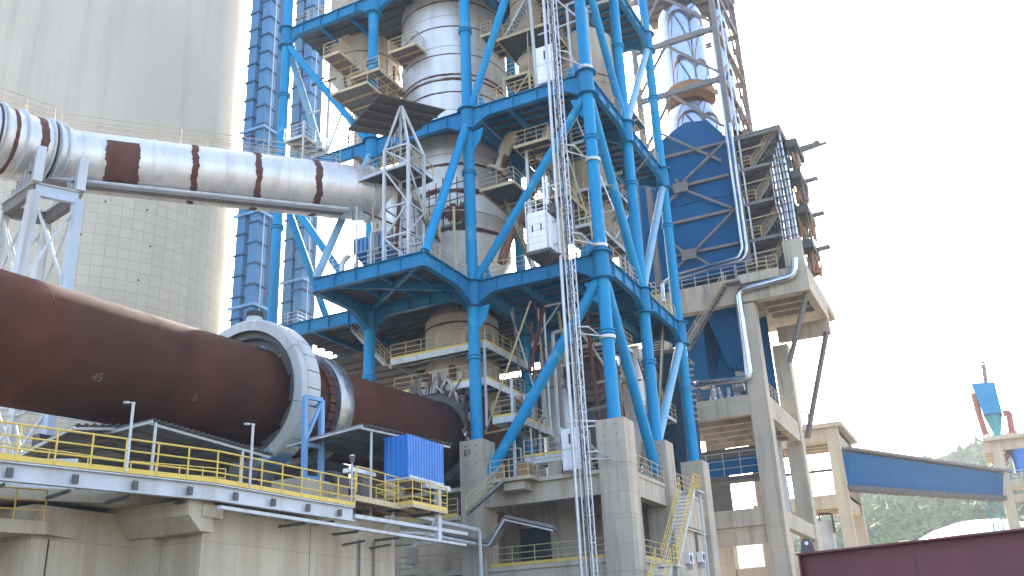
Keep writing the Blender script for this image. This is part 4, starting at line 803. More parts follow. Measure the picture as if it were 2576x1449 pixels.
def elevator(label, x, y, w_, d_, gap, zb, zt, sh, frames):
    t = T('bucket_elevator', label, 'elevator', (x, y, 0), 'bucket elevator casings')
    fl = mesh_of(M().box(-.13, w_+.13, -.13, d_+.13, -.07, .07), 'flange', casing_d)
    se = mesh_of(M().box(0, w_, 0, d_, .065, sh-.065), 'casing_section', casing_b)
    for k in (0, 1):
        ox = x+k*(w_+gap); oz = k*sh*.45
        n = int((zt-zb)/sh)
        for i in range(n):
            z = zb+oz+i*sh; I('casing_section', se, t, (ox, y, z)); I('flange', fl, t, (ox, y, z))
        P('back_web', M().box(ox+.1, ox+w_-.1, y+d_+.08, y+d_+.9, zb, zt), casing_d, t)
        for dx in (-.16, w_+.16): P('guide_rod', M().bar((ox+dx, y+d_*.5, zb), (ox+dx, y+d_*.5, zt), .09), palegrey, t)
    for z in frames: P('ring_frame', M().box(x-.25, x+2*w_+gap+.25, y-.22, y-.09, z-.14, z+.14).box(x+2*w_+gap+.1, x+2*w_+gap+.25, y-.09, y+d_+.6, z-.14, z+.14), lightblue, t)
    return t
p0, p1 = at(617, 260, Y=60), at(672, 260, Y=60); ew = (p1.x-p0.x)*.36
elevator('twin slate blue bucket elevator legs standing just right of the silo', p0.x, 60, ew, 1.25, (p1.x-p0.x)-2*ew-.25, 6, 74, 2.05, (49.6, 40.7, 31.6))
p0, p1 = at(722, 500, Y=70), at(770, 500, Y=70); ew = (p1.x-p0.x)*.42
elevator('second pair of slate blue elevator legs behind the far left blue column', p0.x, 70, ew, 1.3, .35, 6, 76, 2.3, (49, 38))
rl = T('elevator_landing', 'small railed steel landing at the foot of the second elevator legs', 'platform', at(730, 812, Y=66)); a = at(700, 806, Y=66); b = at(748, 800, Y=66)
plat(rl, a.x, b.x, 66, 68.5, a.z-.6, deckmat, palesteel, palesteel, 'fr', nj=1, sp=1.0)
tre = T('duct_trestle', 'pale blue grey lattice trestle holding up the bend of the silver duct', 'trestle', (-45.5, 33.5, 0))
tl = [at(88, 478, Y=32.2), at(196, 505, Y=34.3)]; 
c0, c1 = V(tl[0].x, tl[0].y, 0), V(tl[1].x, tl[1].y, 0); bx_ = V(-3.9, .9, 0)
feet = [c0+V(-.9, -.5, 0), c1+V(.25, 0, 0), c1+bx_+V(-.8, .3, 0), c0+bx_+V(-1.0, -.2, 0)]; tops = [c0, c1, c1+bx_, c0+bx_]
zt_ = tl[0].z
for f, t_ in zip(feet, tops): P('leg', M().bar(f, t_+V(0,0,zt_-.1), .52, .52), palegrey if f is feet[1] else palesteel, tre)
for i in range(4):
    a, b = i, (i+1) % 4
    for (z0, z1) in ((zt_-6.2, zt_-.4), (zt_-12.5, zt_-6.4), (zt_-19, zt_-12.7)):
        g = lambda k, z: feet[k]+(tops[k]+V(0,0,zt_)-feet[k])*(z/zt_)
        P('diagonal', M().tube(g(a, z0), g(b, z1), .09, n=8), palesteel, tre); P('diagonal', M().tube(g(b, z0), g(a, z1), .09, n=8), palesteel, tre); P('strut', M().tube(g(a, z0), g(b, z0), .09, n=8), palesteel, tre)
    P('cap_beam', M().bar(tops[a]+V(0,0,zt_+.0), tops[b]+V(0,0,zt_+.0), .34, .7), [palegrey, brownsteel, brownsteel, brownsteel][i], tre)
    P('cap_flange', M().bar(tops[a]+V(0,0,zt_+.38), tops[b]+V(0,0,zt_+.38), .6, .06), palesteel, tre)
for k, (px, py0, py1) in enumerate(((96, 380, 452), (195, 418, 476))):
    p = tops[k]; hgt = 2.3; u = (tops[1]-tops[0]).normalized()
    pl = P('saddle_plate', M().bar(p+V(0,0,zt_+.42)-u*.0, p+V(0,0,zt_+.42+hgt), .5, .95, up=(u.y, -u.x, 0)), palesteel, tre)
    for e in (-.2, .2): P('bolt_hole', M().tube(p+u*e+V(.0,-.30,zt_+1.0), p+u*e+V(0,-.2,zt_+1.0), .09, n=12), darksteel, tre)
for k in range(6): 
    p = tops[0]+bx_*(.18+.13*k); P('saddle_rib', M().bar(p+V(0,0,zt_+.4), p+V(0,0,zt_+2.0-.25*k), .06, .5), palesteel, tre)
    p = tops[1]+bx_*(.18+.13*k); P('saddle_rib', M().bar(p+V(0,0,zt_+.4), p+V(0,0,zt_+1.8-.25*k), .06, .5), palesteel, tre)
lt2 = T('cable_trestle', 'low grey lattice cable bridge beyond the kiln pier at the left edge', 'trestle', at(30, 1390, Y=40)); 
for (x0, y0, x1, y1) in ((-20, 1300, 60, 1420), (-20, 1420, 60, 1300), (-20, 1440, 40, 1400)): P('diagonal', M().bar(at(x0, y0, Y=40), at(x1, y1, Y=40), .14), palesteel, lt2)
P('beam', M().bar(at(-30, 1382, Y=40), at(70, 1386, Y=40), .3, .8), brownsteel, lt2)
kt = T('cable_bridge', 'white lattice cable bridge seen under the kiln at the left edge', 'bridge', at(60, 1060, Y=47))
A, B = at(-60, 1016, Y=44), at(330, 1075, Y=52)
P('chord', M().bar(A, B, .3, .2), palesteel, kt); P('chord', M().bar(A-V(0,0,2.2), B-V(0,0,2.2), .3, .2), palesteel, kt)
for i in range(9):
    p, q = A+(B-A)*(i/9), A+(B-A)*((i+1)/9); P('diagonal', M().bar(p-V(0,0,2.2 if i % 2 else 0), q-V(0,0,0 if i % 2 else 2.2), .12), palesteel, kt)

# ================================================================== DUST FILTER BUILDING BEHIND THE TOWER
FYf = 79.0
flt = T('dust_filter_tower', 'tall deep blue filter housing with grey cross braces on a concrete frame', 'building', (-16, FYf, 0))
cf = [(-27.5, 0, 33.2), (-15.45, 0, 33.2), (-15.85, 0, 47.0), (-17.35, 0, 49.2), (-19.5, 0, 49.6), (-21.6, 0, 48.6), (-27.5, 0, 45.0)]
P('casing', M().prism([(x, FYf+1.2, z) for x, _, z in cf], (0, 11, 0)), deepblue, flt)
def fb(x0, y0, x1, y1, w_=.26, mt=None, Y=FYf+.95): return P('brace', M().bar(at(x0, y0, Y=Y), at(x1, y1, Y=Y), w_, w_, up=(0, 1, 0)), mt or brownsteel, flt)
for q in ((1660, 400, 1825, 357), (1682, 477, 1832, 440), (1695, 562, 1850, 526), (1700, 644, 1860, 611)): fb(*q)
for q in ((1718, 458, 1818, 362), (1722, 478, 1842, 523), (1747, 632, 1846, 530), (1700, 450, 1712, 470), (1680, 510, 1708, 484), (1735, 640, 1705, 672), (1690, 610, 1728, 640), (1748, 645, 1790, 668), (1815, 405, 1650, 330)): fb(*q, w_=.22, Y=FYf+.68)
for q in ((1712, 471), (1733, 640)): a = at(*q, Y=FYf+.5); P('node_plate', M().box(a.x-.7, a.x+.7, a.y-.06, a.y+.02, a.z-.5, a.z+.5), brownsteel, flt)
P('sheet_seam', M().bar(at(1690, 520, Y=FYf+1.15), at(1842, 487, Y=FYf+1.15), .08), deepblue, flt)
# bright clad vessel and upper steel frame
ves = T('spray_cooler', 'mirror bright clad silver cylinder framed by grey steel above the blue filter', 'vessel', (-18.9, 83, 50))
vc = V(-19.3, 83.0, 0)
P('shell', M().lathe([(.2, 66.3), (1.5, 65.6), (2.25, 63.6), (2.3, 63), (2.3, 54.6)], vc, n=64), chrome, ves, smooth=True)
P('skirt', M().lathe([(2.3, 54.58), (2.55, 54.3), (2.55, 53.3), (1.6, 53.1)], vc, n=48), orange, ves, smooth=True)
P('neck', M().lathe([(1.6, 53.1), (2.2, 52.4), (2.6, 50.5), (2.75, 48.5)], vc, n=48), chrome, ves, smooth=True)
v2 = V(-16.4, 87.5, 0); P('side_shell', M().lathe([(.9, 66), (.9, 51)], v2, n=32), chrome, ves, smooth=True)
X0, X1, Ya, Yb, ZT = -23.5, -15.1, FYf+.2, 90.5, 71
for x in (X0, X1):
    for y in (Ya, Yb): P('frame_column', M().bar((x, y, 33), (x, y, ZT), .5), brownsteel, flt)
P('pipe_rack_column', M().bar((X1+.6, Ya+.3, 33), (X1+.6, Ya+.3, ZT), .14), galv, flt)
for z in (52.6, 58.4, 64.5, 68.6):
    P('frame_beam', M().bar((X0, Ya, z), (X1, Ya, z), .4, .55), brownsteel, flt); P('frame_beam', M().bar((X1, Ya, z), (X1, Yb, z), .4, .55), brownsteel, flt)
    P('frame_beam', M().bar((X0, Yb, z), (X1, Yb, z), .4, .55), brownsteel, flt)
for i, (z0, z1) in enumerate(((46.6, 52.4), (52.8, 58.2), (58.6, 64.3), (64.7, 68.4))):
    xm = -20.2
    P('frame_brace', M().bar((xm, Ya-.02, z1), (X1, Ya-.02, z0+.3), .24), brownsteel, flt); P('frame_brace', M().bar((xm, Ya-.02, z1), (X0, Ya-.02, z0+.3), .24), brownsteel, flt)
    P('frame_brace', M().bar((X1+.02, Ya, z0+.2), (X1+.02, (Ya+Yb)/2, z1), .2), brownsteel, flt); P('frame_brace', M().bar((X1+.02, Yb, z0+.2), (X1+.02, (Ya+Yb)/2, z1), .2), brownsteel, flt)
P('roof_deck', M().box(X0-1, X1+.4, Ya-.3, Yb+.6, 69.2, 69.4), brownsteel, flt)
for i in range(9): P('roof_joist', M().bar((X0-1, Ya+i*1.25, 69.05), (X1+.3, Ya+i*1.25, 69.05), .2, .28), darksteel, flt)
for k in (0, .5):
    P('handrail', M().pipe([(X1+.5, Ya, 58.6+k), (X1+.5, Yb, 58.6+k)], .04, 5), brownsteel, flt)
ldr = T('access_ladder', 'rusty caged ladder cluster leaning on the right of the upper filter frame', 'ladder', (X1+1, 86, 44))
for dx in (0, .5): P('stile', M().bar((X1+.5+dx, 84, 45), (X1+.4+dx, 85, 60), .12), orange, ldr)
for i in range(26): P('rung', M().bar((X1+.5, 84.02+i*.038, 45.5+i*.55), (X1+1.0, 84.02+i*.038, 45.5+i*.55), .06), orange, ldr)
for i in range(10): P('cage_hoop', M().bar((X1+.4, 83.3, 46+i*1.3), (X1+1.2, 83.6, 46.2+i*1.3), .1), brownsteel, ldr)
P('dusty_casing', M().box(X1+.2, X1+1.7, 85.4, 86.6, 45.8, 49.2), orange, ldr)
cbk = T('dark_backing', 'made-up dark blue sheet clad block closing the lower tower bays from behind', 'building', (-27, 74, 0))  # made-up dark block, hides the bright sky behind the tower bays
P('wall', M().box(-44, -21.0, 73.5, 78, 11, 24.6), mat('backing_blue_sheet', (.012,.045,.085), (.012,.035,.065), rough=.6), cbk)
for i in range(21): P('sheet_rib', M().box(-43.8+i*1.1, -43.72+i*1.1, 73.42, 73.49, 11, 24.5), MATS['backing_blue_sheet'], cbk)
P('roof', M().box(-44.2, -20.8, 73.2, 78.3, 24.62, 24.9), brownsteel, cbk)
P('duct', M().tube((-24.5, 72, 12), (-24.5, 72, 25), 1.1, n=28), silver, cbk, smooth=True)
# stair platforms on the right
LV = [32.2, 35.6, 39.2, 42.7, 46.0]
railtan = mat('tan_rail_paint', (.42,.29,.14), (.34,.25,.14), sc=2, rough=.7)
pf = T('filter_stair_tower', 'brown grey stair platforms with dusty railings stacked up the right side of the blue filter', 'stairs', (-13, FYf, 32))
for i, z in enumerate(LV):
    if i: plat(pf, -15.6, -10.7, FYf+.4, 85, z, brownsteel, brownsteel, brownsteel, '', nj=4, eh=.30)
    if i < 4:
        rail(pf, [(-15.4, FYf+.45, z+.02), (-13.7, FYf+.45, z+.02)], railtan, h=1.15, sp=.85, r=.04)
        stairs(pf, (-13.6, FYf+.6, z), (-11.3, FYf+.6, z+2.7), .85, (0, 1, 0), brownsteel, railtan, n=10, h=1.1)
        P('screen', M().box(-15.5, -11.2, FYf+3.0, FYf+3.1, z+2.0, z+2.9), brownsteel, pf)
        P('cable_run', M().bar((-15.5, FYf+1.2, z+2.25), (-12.2, FYf+1.2, z+2.35), .12), beige, pf)
P('sheet_wall', M().box(-15.6, -11.0, 84.0, 84.1, LV[0], LV[4]), mat('dim_sheet', (.19,.185,.18), (.15,.15,.15), rough=.7), pf)
P('post', M().bar((-10.75, FYf+.4, LV[0]), (-10.75, FYf+.4, LV[4]), .2), brownsteel, pf); P('post', M().bar((-10.75, 85, LV[0]), (-10.75, 85, LV[4]-1), .2), brownsteel, pf)
P('top_roof', M().box(-15.6, -10.6, FYf+.3, 84, LV[4]+.02, LV[4]+.2), brownsteel, pf)
for i, z in enumerate(LV[:4]):
    y = 83.0+i*.1
    P('step_out', M().box(-10.6, -9.7+.12*(i % 2), 81.0, 85, z+2.15-.3*(i == 3), z+2.95-.3*(i == 3)), darksteel, pf)
    P('hoist_beam', M().bar((-11, 84, z+2.9), (-8.6+.4*(i == 3), 84, z+3.0), .28, .4), brownsteel, pf)
    for k in range(15):
        x = -10.6+random.uniform(0, 1.0); yy = 81.5+random.uniform(0, 2); P('rapper', M().tube((x, yy, z+.1), (x+random.uniform(-.25,.25), yy, z+random.uniform(1.1, 2.1)), .13, .08, n=8), [orange, dustbeige, orange, brownsteel][k % 4], pf)
P('hoist_beam', M().bar((-10.7, 84, 45.2), (-7.3, 84, 45.6), .22, .28), brownsteel, pf); P('trolley', M().box(-8.4, -7.9, 83.8, 84.2, 45.65, 46.0), brownsteel, pf)
for z0, z1 in zip(LV, LV[1:]): P('corner_rod', M().bar((-9.75, 81.2, z0+2.2), (-9.75, 81.2, z1+2.4), .07), brownsteel, pf)
cpp = T('clad_pipes', 'pair of bright silver clad pipes running down between the blue filter and the stair platforms', 'pipes', at(1830, 480, Y=FYf-.1))
for k in (0, 12): P('pipe', M().pipe([at(1824+k, 310, Y=FYf-.1), at(1868+k, 625+k*.3, Y=FYf-.1), at(1858+k, 648+k*.4, Y=FYf-.1), at(1690, 694+k*1.1, Y=FYf-.1), at(1668-k*.3, 712, Y=FYf-.1), at(1672-k*.3, 760, Y=FYf-.1)], .15, 10), chrome, cpp, smooth=True)
cl2 = T('clad_pipes', 'cluster of bright silver pipes climbing the right corner of the stair platforms', 'pipes', (-11.5, FYf+.2, 33))
for i in range(6):
    x = -11.9+i*.24; z1 = 45-abs(i-5)*.6; P('pipe', M().pipe([(x, FYf+.15+.12*(i % 3), 31.6+.3*(i % 4)), (x+.05, FYf+.15+.12*(i % 3), 37+.5*i), (x-.12+.04*i, FYf+.25, 38+.5*i), (x-.1, FYf+.25, z1)], .06+.02*(i % 3), 8), chrome if i % 2 else MATS['pale_grey_steel'], cl2, smooth=True)
for i in range(16): P('clamp', M().box(-12.0, -10.5, FYf+.05, FYf+.1, 32.6+i*.78, 32.68+i*.78), darksteel, cl2)
big = T('clad_pipe', 'thick bright silver pipe stepping down the front of the concrete filter frame', 'pipe', at(1870, 850, Y=FYf-.5))
P('pipe', M().pipe([at(2000, 650, Y=FYf-.4), at(1999, 694, Y=FYf-.4), at(1856, 732, Y=FYf-.4), at(1888, 952, Y=FYf-.4), at(1782, 962, Y=FYf-.4), at(1735, 974, Y=FYf-.4)], .3, 16), chrome, big, smooth=True)
P('pipe', M().pipe([at(1862, 746, Y=FYf-.5), at(1878, 946, Y=FYf-.5)], .12, 10), chrome, big, smooth=True)
# concrete frame of the filter
cfr = T('filter_concrete_frame', 'heavy concrete frame with cantilevered ribbed slab under the blue filter', 'building', (-15.5, FYf, 0))
def cbox(name, *b): return P(name, M().box(*b), concrete, cfr)
cbox('column', -16.72, -15.2, FYf, FYf+1.5, 0, 29.6); cbox('column', -16.72, -15.2, 93, 94.5, 0, 29.6); cbox('column', -24.6, -23.1, FYf, FYf+1.5, 0, 29.6); cbox('column', -24.6, -23.1, 93, 94.5, 0, 29.6)
cbox('column', -20.2, -19.0, 93, 94.3, 0, 29)
cbox('slab', -25, -10.3, FYf-.02, 93.6, 31.2, 32.1); cbox('front_beam', -25, -10.3, FYf-.06, FYf+.7, 29.75, 31.19); cbox('side_beam', -11.0, -10.32, FYf+.71, 88.5, 29.75, 31.19); cbox('rear_beam', -15.1, -10.32, 87.8, 88.48, 28.3, 29.74)
for y in (81.4, 83.2, 85.0, 86.8): cbox('slab_rib', -15.1, -11.01, y, y+.45, 30.4, 31.19)
cbox('edge_block', -16.2, -12.6, FYf-.5, FYf-.07, 31.3, 32.15)
cbox('corner_post', -12.0, -10.4, FYf-.06, FYf+.6, 32.11, 34.6)
P('strut', M().bar((-10.7, FYf+.5, 29.7), (-13.4, FYf+3, 24.6), .34), brownsteel, cfr); P('strut', M().bar((-10.6, 87.5, 28.4), (-14.2, 90, 19.4), .36), brownsteel, cfr)
cbox('front_beam', -23.1, -16.73, FYf+.1, FYf+.9, 19.9, 21.6); cbox('slab', -25, -15.3, FYf+.95, 93, 21.0, 21.6); cbox('side_beam', -15.95, -15.3, FYf+1.51, 92.99, 19.7, 20.99)
for y in (82, 84.5, 87, 89.5, 92): cbox('slab_rib', -23, -16.0, y, y+.5, 19.9, 20.99)
cbox('front_beam', -23.1, -16.73, FYf+.1, FYf+.9, 10.8, 12.2); cbox('low_beam', -23.1, -16.73, FYf+.3, FYf+.95, 9.4, 10.79); cbox('side_beam', -15.95, -15.3, FYf+1.51, 92.99, 10.6, 11.9); cbox('rear_beam', -23, -16.8, 93.2, 93.9, 6.4, 8.6)
cbox('side_beam', -15.95, -15.3, FYf+1.51, 92.99, 5.2, 6.3)
P('rear_panel', M().box(-23, -18.6, 94.6, 94.9, 0, 8), concrete_tan, cfr)
for z, r_ in ((32.15, 'a'), (21.62, 'b')):
    pass
rail(cfr, [(-25, FYf-.0, 32.12), (-16.4, FYf-.0, 32.12)], palesteel, sp=1.2, h=1.2, r=.03); rail(cfr, [(-16.2, FYf-.4, 32.17), (-12.6, FYf-.4, 32.17)], beige, sp=1.0, h=1.2, r=.03)
rail(cfr, [(-23.1, FYf+.4, 21.62), (-16.8, FYf+.4, 21.62)], brownsteel, sp=1.0, r=.03); rail(cfr, [(-15.3, FYf+1.6, 21.62), (-15.3, 92.9, 21.62)], beige, sp=1.3, r=.03)
P('gap_back_sheet', M().box(-24, -15.9, FYf+9, FYf+9.15, 21.65, 31.1), deepblue, cfr)  # added dark backing, closes the bright gap behind the hoppers
fst = T('steel_stairs', 'perforated dark steel stairs slanting up to the filter deck behind the right column', 'stairs', (-19, FYf-.6, 27)); stairs(fst, (-21.2, FYf-1.2, 26.2), (-17.2, FYf-1.2, 31.4), .8, (0, 1, 0), brownsteel, beige, n=20)
P('landing', M().box(-17.2, -15.9, FYf-1.2, FYf-.2, 31.35, 31.45), brownsteel, fst)
for i, (q, l) in enumerate(((((1768, 778), (1850, 768), (1868, 925), (1822, 912)), 'tapering deep blue hopper right of the stairs under the filter'), (((1712, 800), (1766, 790), (1772, 952), (1735, 945)), 'narrow deep blue hopper left of its larger neighbour under the filter'))):
    t = T('dust_hopper', l, 'hopper', at(*q[3], Y=FYf+2), 'dust hoppers'); tp_ = [at(*k, Y=FYf+1.6) for k in q]
    top_l, top_r, br_, bl_ = tp_; back = V(0, 7, 0); bb = V(0, 3.6, 0)
    m = M().add([top_l, top_r, top_r+back, top_l+back, bl_+bb*.4, br_+bb*.4, br_+bb, bl_+bb], [(0,3,2,1), (0,1,5,4), (1,2,6,5), (2,3,7,6), (3,0,4,7), (4,5,6,7)])
    P('body', m, deepblue, t); P('outlet', M().bar((bl_+br_)/2+bb*.7, (bl_+br_)/2+bb*.7-V(0,0,.5), .8), palesteel, t)
t = T('rotary_feeder', 'pale machinery and motors on the deck under the blue hoppers', 'machinery', (-19, FYf+2, 21.62))
for i in range(9): x = -21.5+i*.55; P('fitting', M().bar((x, FYf+1.4, 21.63), (x+random.uniform(-.5,.5), FYf+1.6, 22.2+random.uniform(.1, 1.2)), .22), random.choice([palesteel, darksteel, whitepaint, galv]), t)
P('motor', M().tube((-18.2, FYf+1.2, 22.6), (-17.2, FYf+1.2, 22.6), .35, n=16), palesteel, t, smooth=True)
t = T('belt_gantry', 'dark blue railed belt gantry crossing between the concrete columns', 'gantry', (-20, FYf+4, 15.5)); P('deck', M().box(-25, -16, FYf+4, FYf+5.8, 15.2, 15.6), darksteel, t); P('side_panel', M().box(-25, -16, FYf+3.9, FYf+3.96, 15.65, 17.2), deepblue, t); rail(t, [(-25, FYf+3.8, 15.62), (-16, FYf+3.8, 15.62)], palesteel, h=2.0, sp=1.5, r=.03)
P('floodlight', M().box(-24, -22.6, FYf+2.6, FYf+3.2, 15.6, 16.1), whitepaint, t)
t = T('air_duct_frame', 'dark blue plate wall with an opening beyond the lower concrete beams', 'wall', (-20, 92, 12.3)); P('plate', M().box(-19.0, -17.0, 92, 92.3, 12.3, 19.8), deepblue, t); P('plate', M().box(-24.9, -22.4, 92, 92.3, 12.3, 19.8), darksteel, t); P('header', M().box(-24.9, -17, 92.02, 92.28, 17.6, 19.79), darksteel, t); P('post', M().bar((-17.2, 91.5, 12.3), (-17.2, 91.5, 19.8), .5), palesteel, t)
for i in range(6): P('duct_arm', M().bar((-22+i*.6, 91, 12.3), (-21+i*.5, 91.2, 13.6+.2*(i % 3)), .3), [orange, brownsteel][i % 2], t)

# ================================================================== FAR RIGHT: TRANSFER TOWER, GALLERY, HOPPER TOWER, DOME, GIRDER
ff = T('transfer_tower', 'tan concrete transfer frame where the blue conveyor gallery starts', 'building', (-15, 110, 0))
def fbx(name, *b, mt=concrete_tan): return P(name, M().box(*b), mt, ff)
FXr, FXl = -14.0, -24
for x in (FXr-1.3, FXl):
    for y in (110, 120): fbx('column', x, x+1.3, y, y+1.3, 0, 24.2)
for z, h in ((22.7, 1.5), (15.4, 1.5), (9.8, 1.3)):
    fbx('beam', FXl+1.3, FXr-1.31, 110.2, 111, z, z+h); fbx('beam', FXr-.9, FXr-.2, 111.31, 119.99, z, z+h); fbx('slab', FXl, FXr-.2, 111.01, 121, z+h-.35, z+h-.01)
    for y in (113, 115, 117, 119): fbx('slab_rib', FXl+1.3, FXr-1.0, y, y+.5, z+.4, z+h-.36)
fbx('roof_slab', FXl-1, FXr+.6, 109.6, 122.2, 24.21, 24.7); fbx('low_wall', FXl, FXr-1.31, 110.4, 110.8, 0, 9.79)
rail(ff, [(FXl, 110.1, 16.92), (FXr-1.3, 110.1, 16.92)], darksteel, sp=1.2, h=1.3, r=.04)
P('monorail', M().bar((FXl, 110.6, 19.6), (FXr-1.4, 110.6, 19.6), .2, .3), darksteel, ff); P('monorail', M().bar((FXl, 110.6, 18.9), (FXr-1.4, 110.6, 18.9), .1, .15), darksteel, ff)
t = T('roof_ladder', 'small caged ladder standing on the roof of the tan transfer frame', 'ladder', (-17, 112, 24.7))
a = at(2022, 985, Y=112); b = at(2037, 1060, Y=112)
for dx in (0, .7): P('stile', M().bar((b.x+dx-.8, 112, 24.7), (a.x+dx-.6, 112, a.z), .15), darksteel, t)
for i in range(10): P('rung', M().bar((b.x-.75, 112, 24.9+i*.36), (b.x, 112, 24.9+i*.36), .11), darksteel, t)
t = T('process_tank', 'small grey tank with a pipe loop inside the tan transfer frame', 'tank', (-17.4, 113, 11.1)); P('shell', M().tube((-17.4, 113, 11.1), (-17.4, 113, 14.4), .9, n=20), palesteel, t, smooth=True); P('pipe', M().pipe([(-17.8, 112.4, 13.6), (-17.8, 112.4, 15.2), (-16.4, 112.4, 15.1), (-16.4, 112.4, 13)], .12, 8), darksteel, t, smooth=True)
gal = T('conveyor_gallery', 'long closed blue conveyor gallery sloping down to the right between two towers', 'gallery', (-5, 125, 18))
ga = [at(2104, 1131, Y=110.5), at(2104, 1228, Y=110.5)]; gb = [at(2514, 1189, Y=141), at(2516, 1256, Y=141)]
dv = V(1.3, .7, 0)
hgt = ga[0].z-ga[1].z; hg2 = gb[0].z-gb[1].z
P('side_sheet', M().prism([ga[0]-V(0,0,.35), ga[1]+V(0,0,.3), gb[1]+V(0,0,.3), gb[0]-V(0,0,.35)], dv), deepblue, gal)
P('roof', M().bar(ga[0]+dv*.5, gb[0]+dv*.5, 1.9, .3), brownsteel, gal); P('floor_beam', M().bar(ga[1]+dv*.5, gb[1]+dv*.5, 1.6, .5), darksteel, gal)
for i in range(1, 9):
    p = ga[1]+(gb[1]-ga[1])*(i/9); P('hanger', M().bar(p+V(-.05,-.1,.5), p+V(.2,-.1,-.45), .14), palesteel, gal)
ht = T('hopper_tower', 'concrete tower with a bright blue dust collector on top at the right edge', 'building', at(2500, 1250, Y=140))
hx = at(2491, 1105, Y=140).x
hz = 25.6
P('column', M().box(hx-.1, hx+1.2, 140, 141.3, 0, hz), concrete_tan, ht); P('column', M().box(hx+7, hx+8.2, 140, 141.3, 0, hz), concrete_tan, ht); P('column', M().box(hx-.1, hx+1.2, 148, 149.3, 0, hz), concrete_tan, ht)
P('roof_slab', M().box(hx-.9, hx+9, 139.2, 150, hz+.01, hz+.5), concrete_tan, ht); P('roof_beam', M().box(hx+1.21, hx+6.99, 140.1, 140.8, hz-1.3, hz), concrete_tan, ht); P('side_beam', M().box(hx-1.1, hx-.15, 140, 149, hz-1.4, hz), concrete_tan, ht)
for z in (20.4, 18.5, 14.4): P('floor_beam', M().box(hx+1.21, hx+6.99, 140.1, 140.9, z-.9, z), concrete_tan, ht)
for z in (20.4, 14.4): P('slab', M().box(hx+.2, hx+8, 140.92, 149, z-.3, z-.01), concrete_tan, ht)
rail(ht, [(hx+1.2, 140.2, 20.42), (hx+7, 140.2, 20.42)], palesteel, sp=1.3, r=.04)
P('stair_flight', M().bar((hx+1.4, 140.5, 15.8), (hx+3.6, 140.5, 14.5), .5, .3), palesteel, ht)
dc = T('dust_collector', 'bright blue box dust collector with teal cone and rusty pipes on the tower roof', 'dust collector', (hx+1.2, 142, hz+.5))
q = [at(x, y, Y=141.5) for x, y in ((2443, 964), (2502, 961), (2521, 1037), (2474, 1042))]
P('box', M().prism(q, (0, 2.6, 0)), mat('collector_blue', (.008,.2,.42), rough=.55, spec=.2), dc)
k = (q[2]+q[3])/2; P('cone', M().lathe([(1.15, 0), (.35, -3.0), (.3, -3.9)], k+V(0,1.3,-.02), n=4), teal, dc); P('stack', M().tube(at(2480, 962, Y=142), at(2474, 918, Y=142), .28, n=14), brownsteel, dc, smooth=True); P('stack_cap', M().tube(at(2473, 914, Y=142), at(2473, 910, Y=142), .5, .15, n=14), brownsteel, dc)
P('inlet_pipe', M().pipe([at(2523, 1040, Y=142.5), at(2538, 1038, Y=142.5), at(2546, 1090, Y=142.5)], .42, 14), mat('pipe_red', (.30,.09,.06), (.22,.08,.06), rough=.6), dc, smooth=True); P('drop_pipe', M().pipe([at(2449, 990, Y=142), at(2462, 1040, Y=142), at(2480, 1094, Y=142)], .4, 14), MATS['pipe_red'], dc, smooth=True)
t = T('air_receiver', 'small blue drum with rusty elbow pipes inside the hopper tower', 'tank', (hx+4, 141.5, 20.6)); a = at(2572, 1150, Y=141.5); P('drum', M().tube(a-V(0,0,2.0), a+V(0,0,1.4), 1.3, n=24), sheetblue, t, smooth=True); P('pipe', M().pipe([at(2545, 1110, Y=141.5), at(2538, 1140, Y=141.5), at(2519, 1168, Y=141.5), at(2514, 1195, Y=141.5)], .35, 12), MATS['pipe_red'], t, smooth=True)
t = T('teal_lattice_post', 'teal lattice post under the low end of the blue gallery', 'post', at(2508, 1366, Y=139)); a, b = at(2496, 1256, Y=139), at(2517, 1366, Y=139)
for dx in (-.55, .55): P('chord', M().bar((a.x+dx, 139, a.z), (a.x+dx, 139, 0), .16), teal, t)
for i in range(12): z = a.z-i*1.5; P('lacing', M().bar((a.x-.55, 139, z), (a.x+.55, 139, z-1.2), .12), teal, t)
dome = T('storage_dome', 'broad white storage dome roof in front of the wooded hill', 'dome', (8, 225, 0)); dcn = at(2475, 1362, Y=225)
P('dome_roof', M().lathe([(.1, dcn.z+4.6), (5, dcn.z+4.2), (10, dcn.z+2.8), (14, dcn.z+.8), (18, dcn.z-3), (19, dcn.z-6)], (dcn.x, 228, 0), n=64), whitepaint, dome, smooth=True); P('drum_wall', M().lathe([(19, dcn.z-6), (19, 0)], (dcn.x, 228, 0), n=64), concrete, dome, smooth=True)
mg = T('plate_girder', 'maroon steel plate girder with a lifting lug lying close at the lower right', 'girder', (-2, 26, 0))
ma, mb = at(2012, 1393, Y=27.5), V(6, 24.2, 0); mb.z = ma.z+.02
u = V(mb.x-ma.x, mb.y-ma.y, 0).normalized()
P('web', M().bar((ma.x, ma.y, ma.z-1.35), (mb.x, mb.y, ma.z-1.35), .03, 2.6), maroon, mg); P('top_flange', M().bar((ma.x-.0, ma.y, ma.z-.03), (mb.x, mb.y, ma.z-.03), .5, .05), maroon, mg); P('bottom_flange', M().bar((ma.x, ma.y, ma.z-2.68), (mb.x, mb.y, ma.z-2.68), .5, .05), maroon, mg); P('end_plate', M().bar((ma.x-.02, ma.y, ma.z-1.35), (ma.x+.02, ma.y, ma.z-1.35), .5, 2.58), maroon, mg)
for s in (3.1, 6.2): P('splice', M().bar((ma.x+u.x*s, ma.y+u.y*s-.03, ma.z-2.6), (ma.x+u.x*s, ma.y+u.y*s-.03, ma.z-.1), .02, .012), maroon, mg)
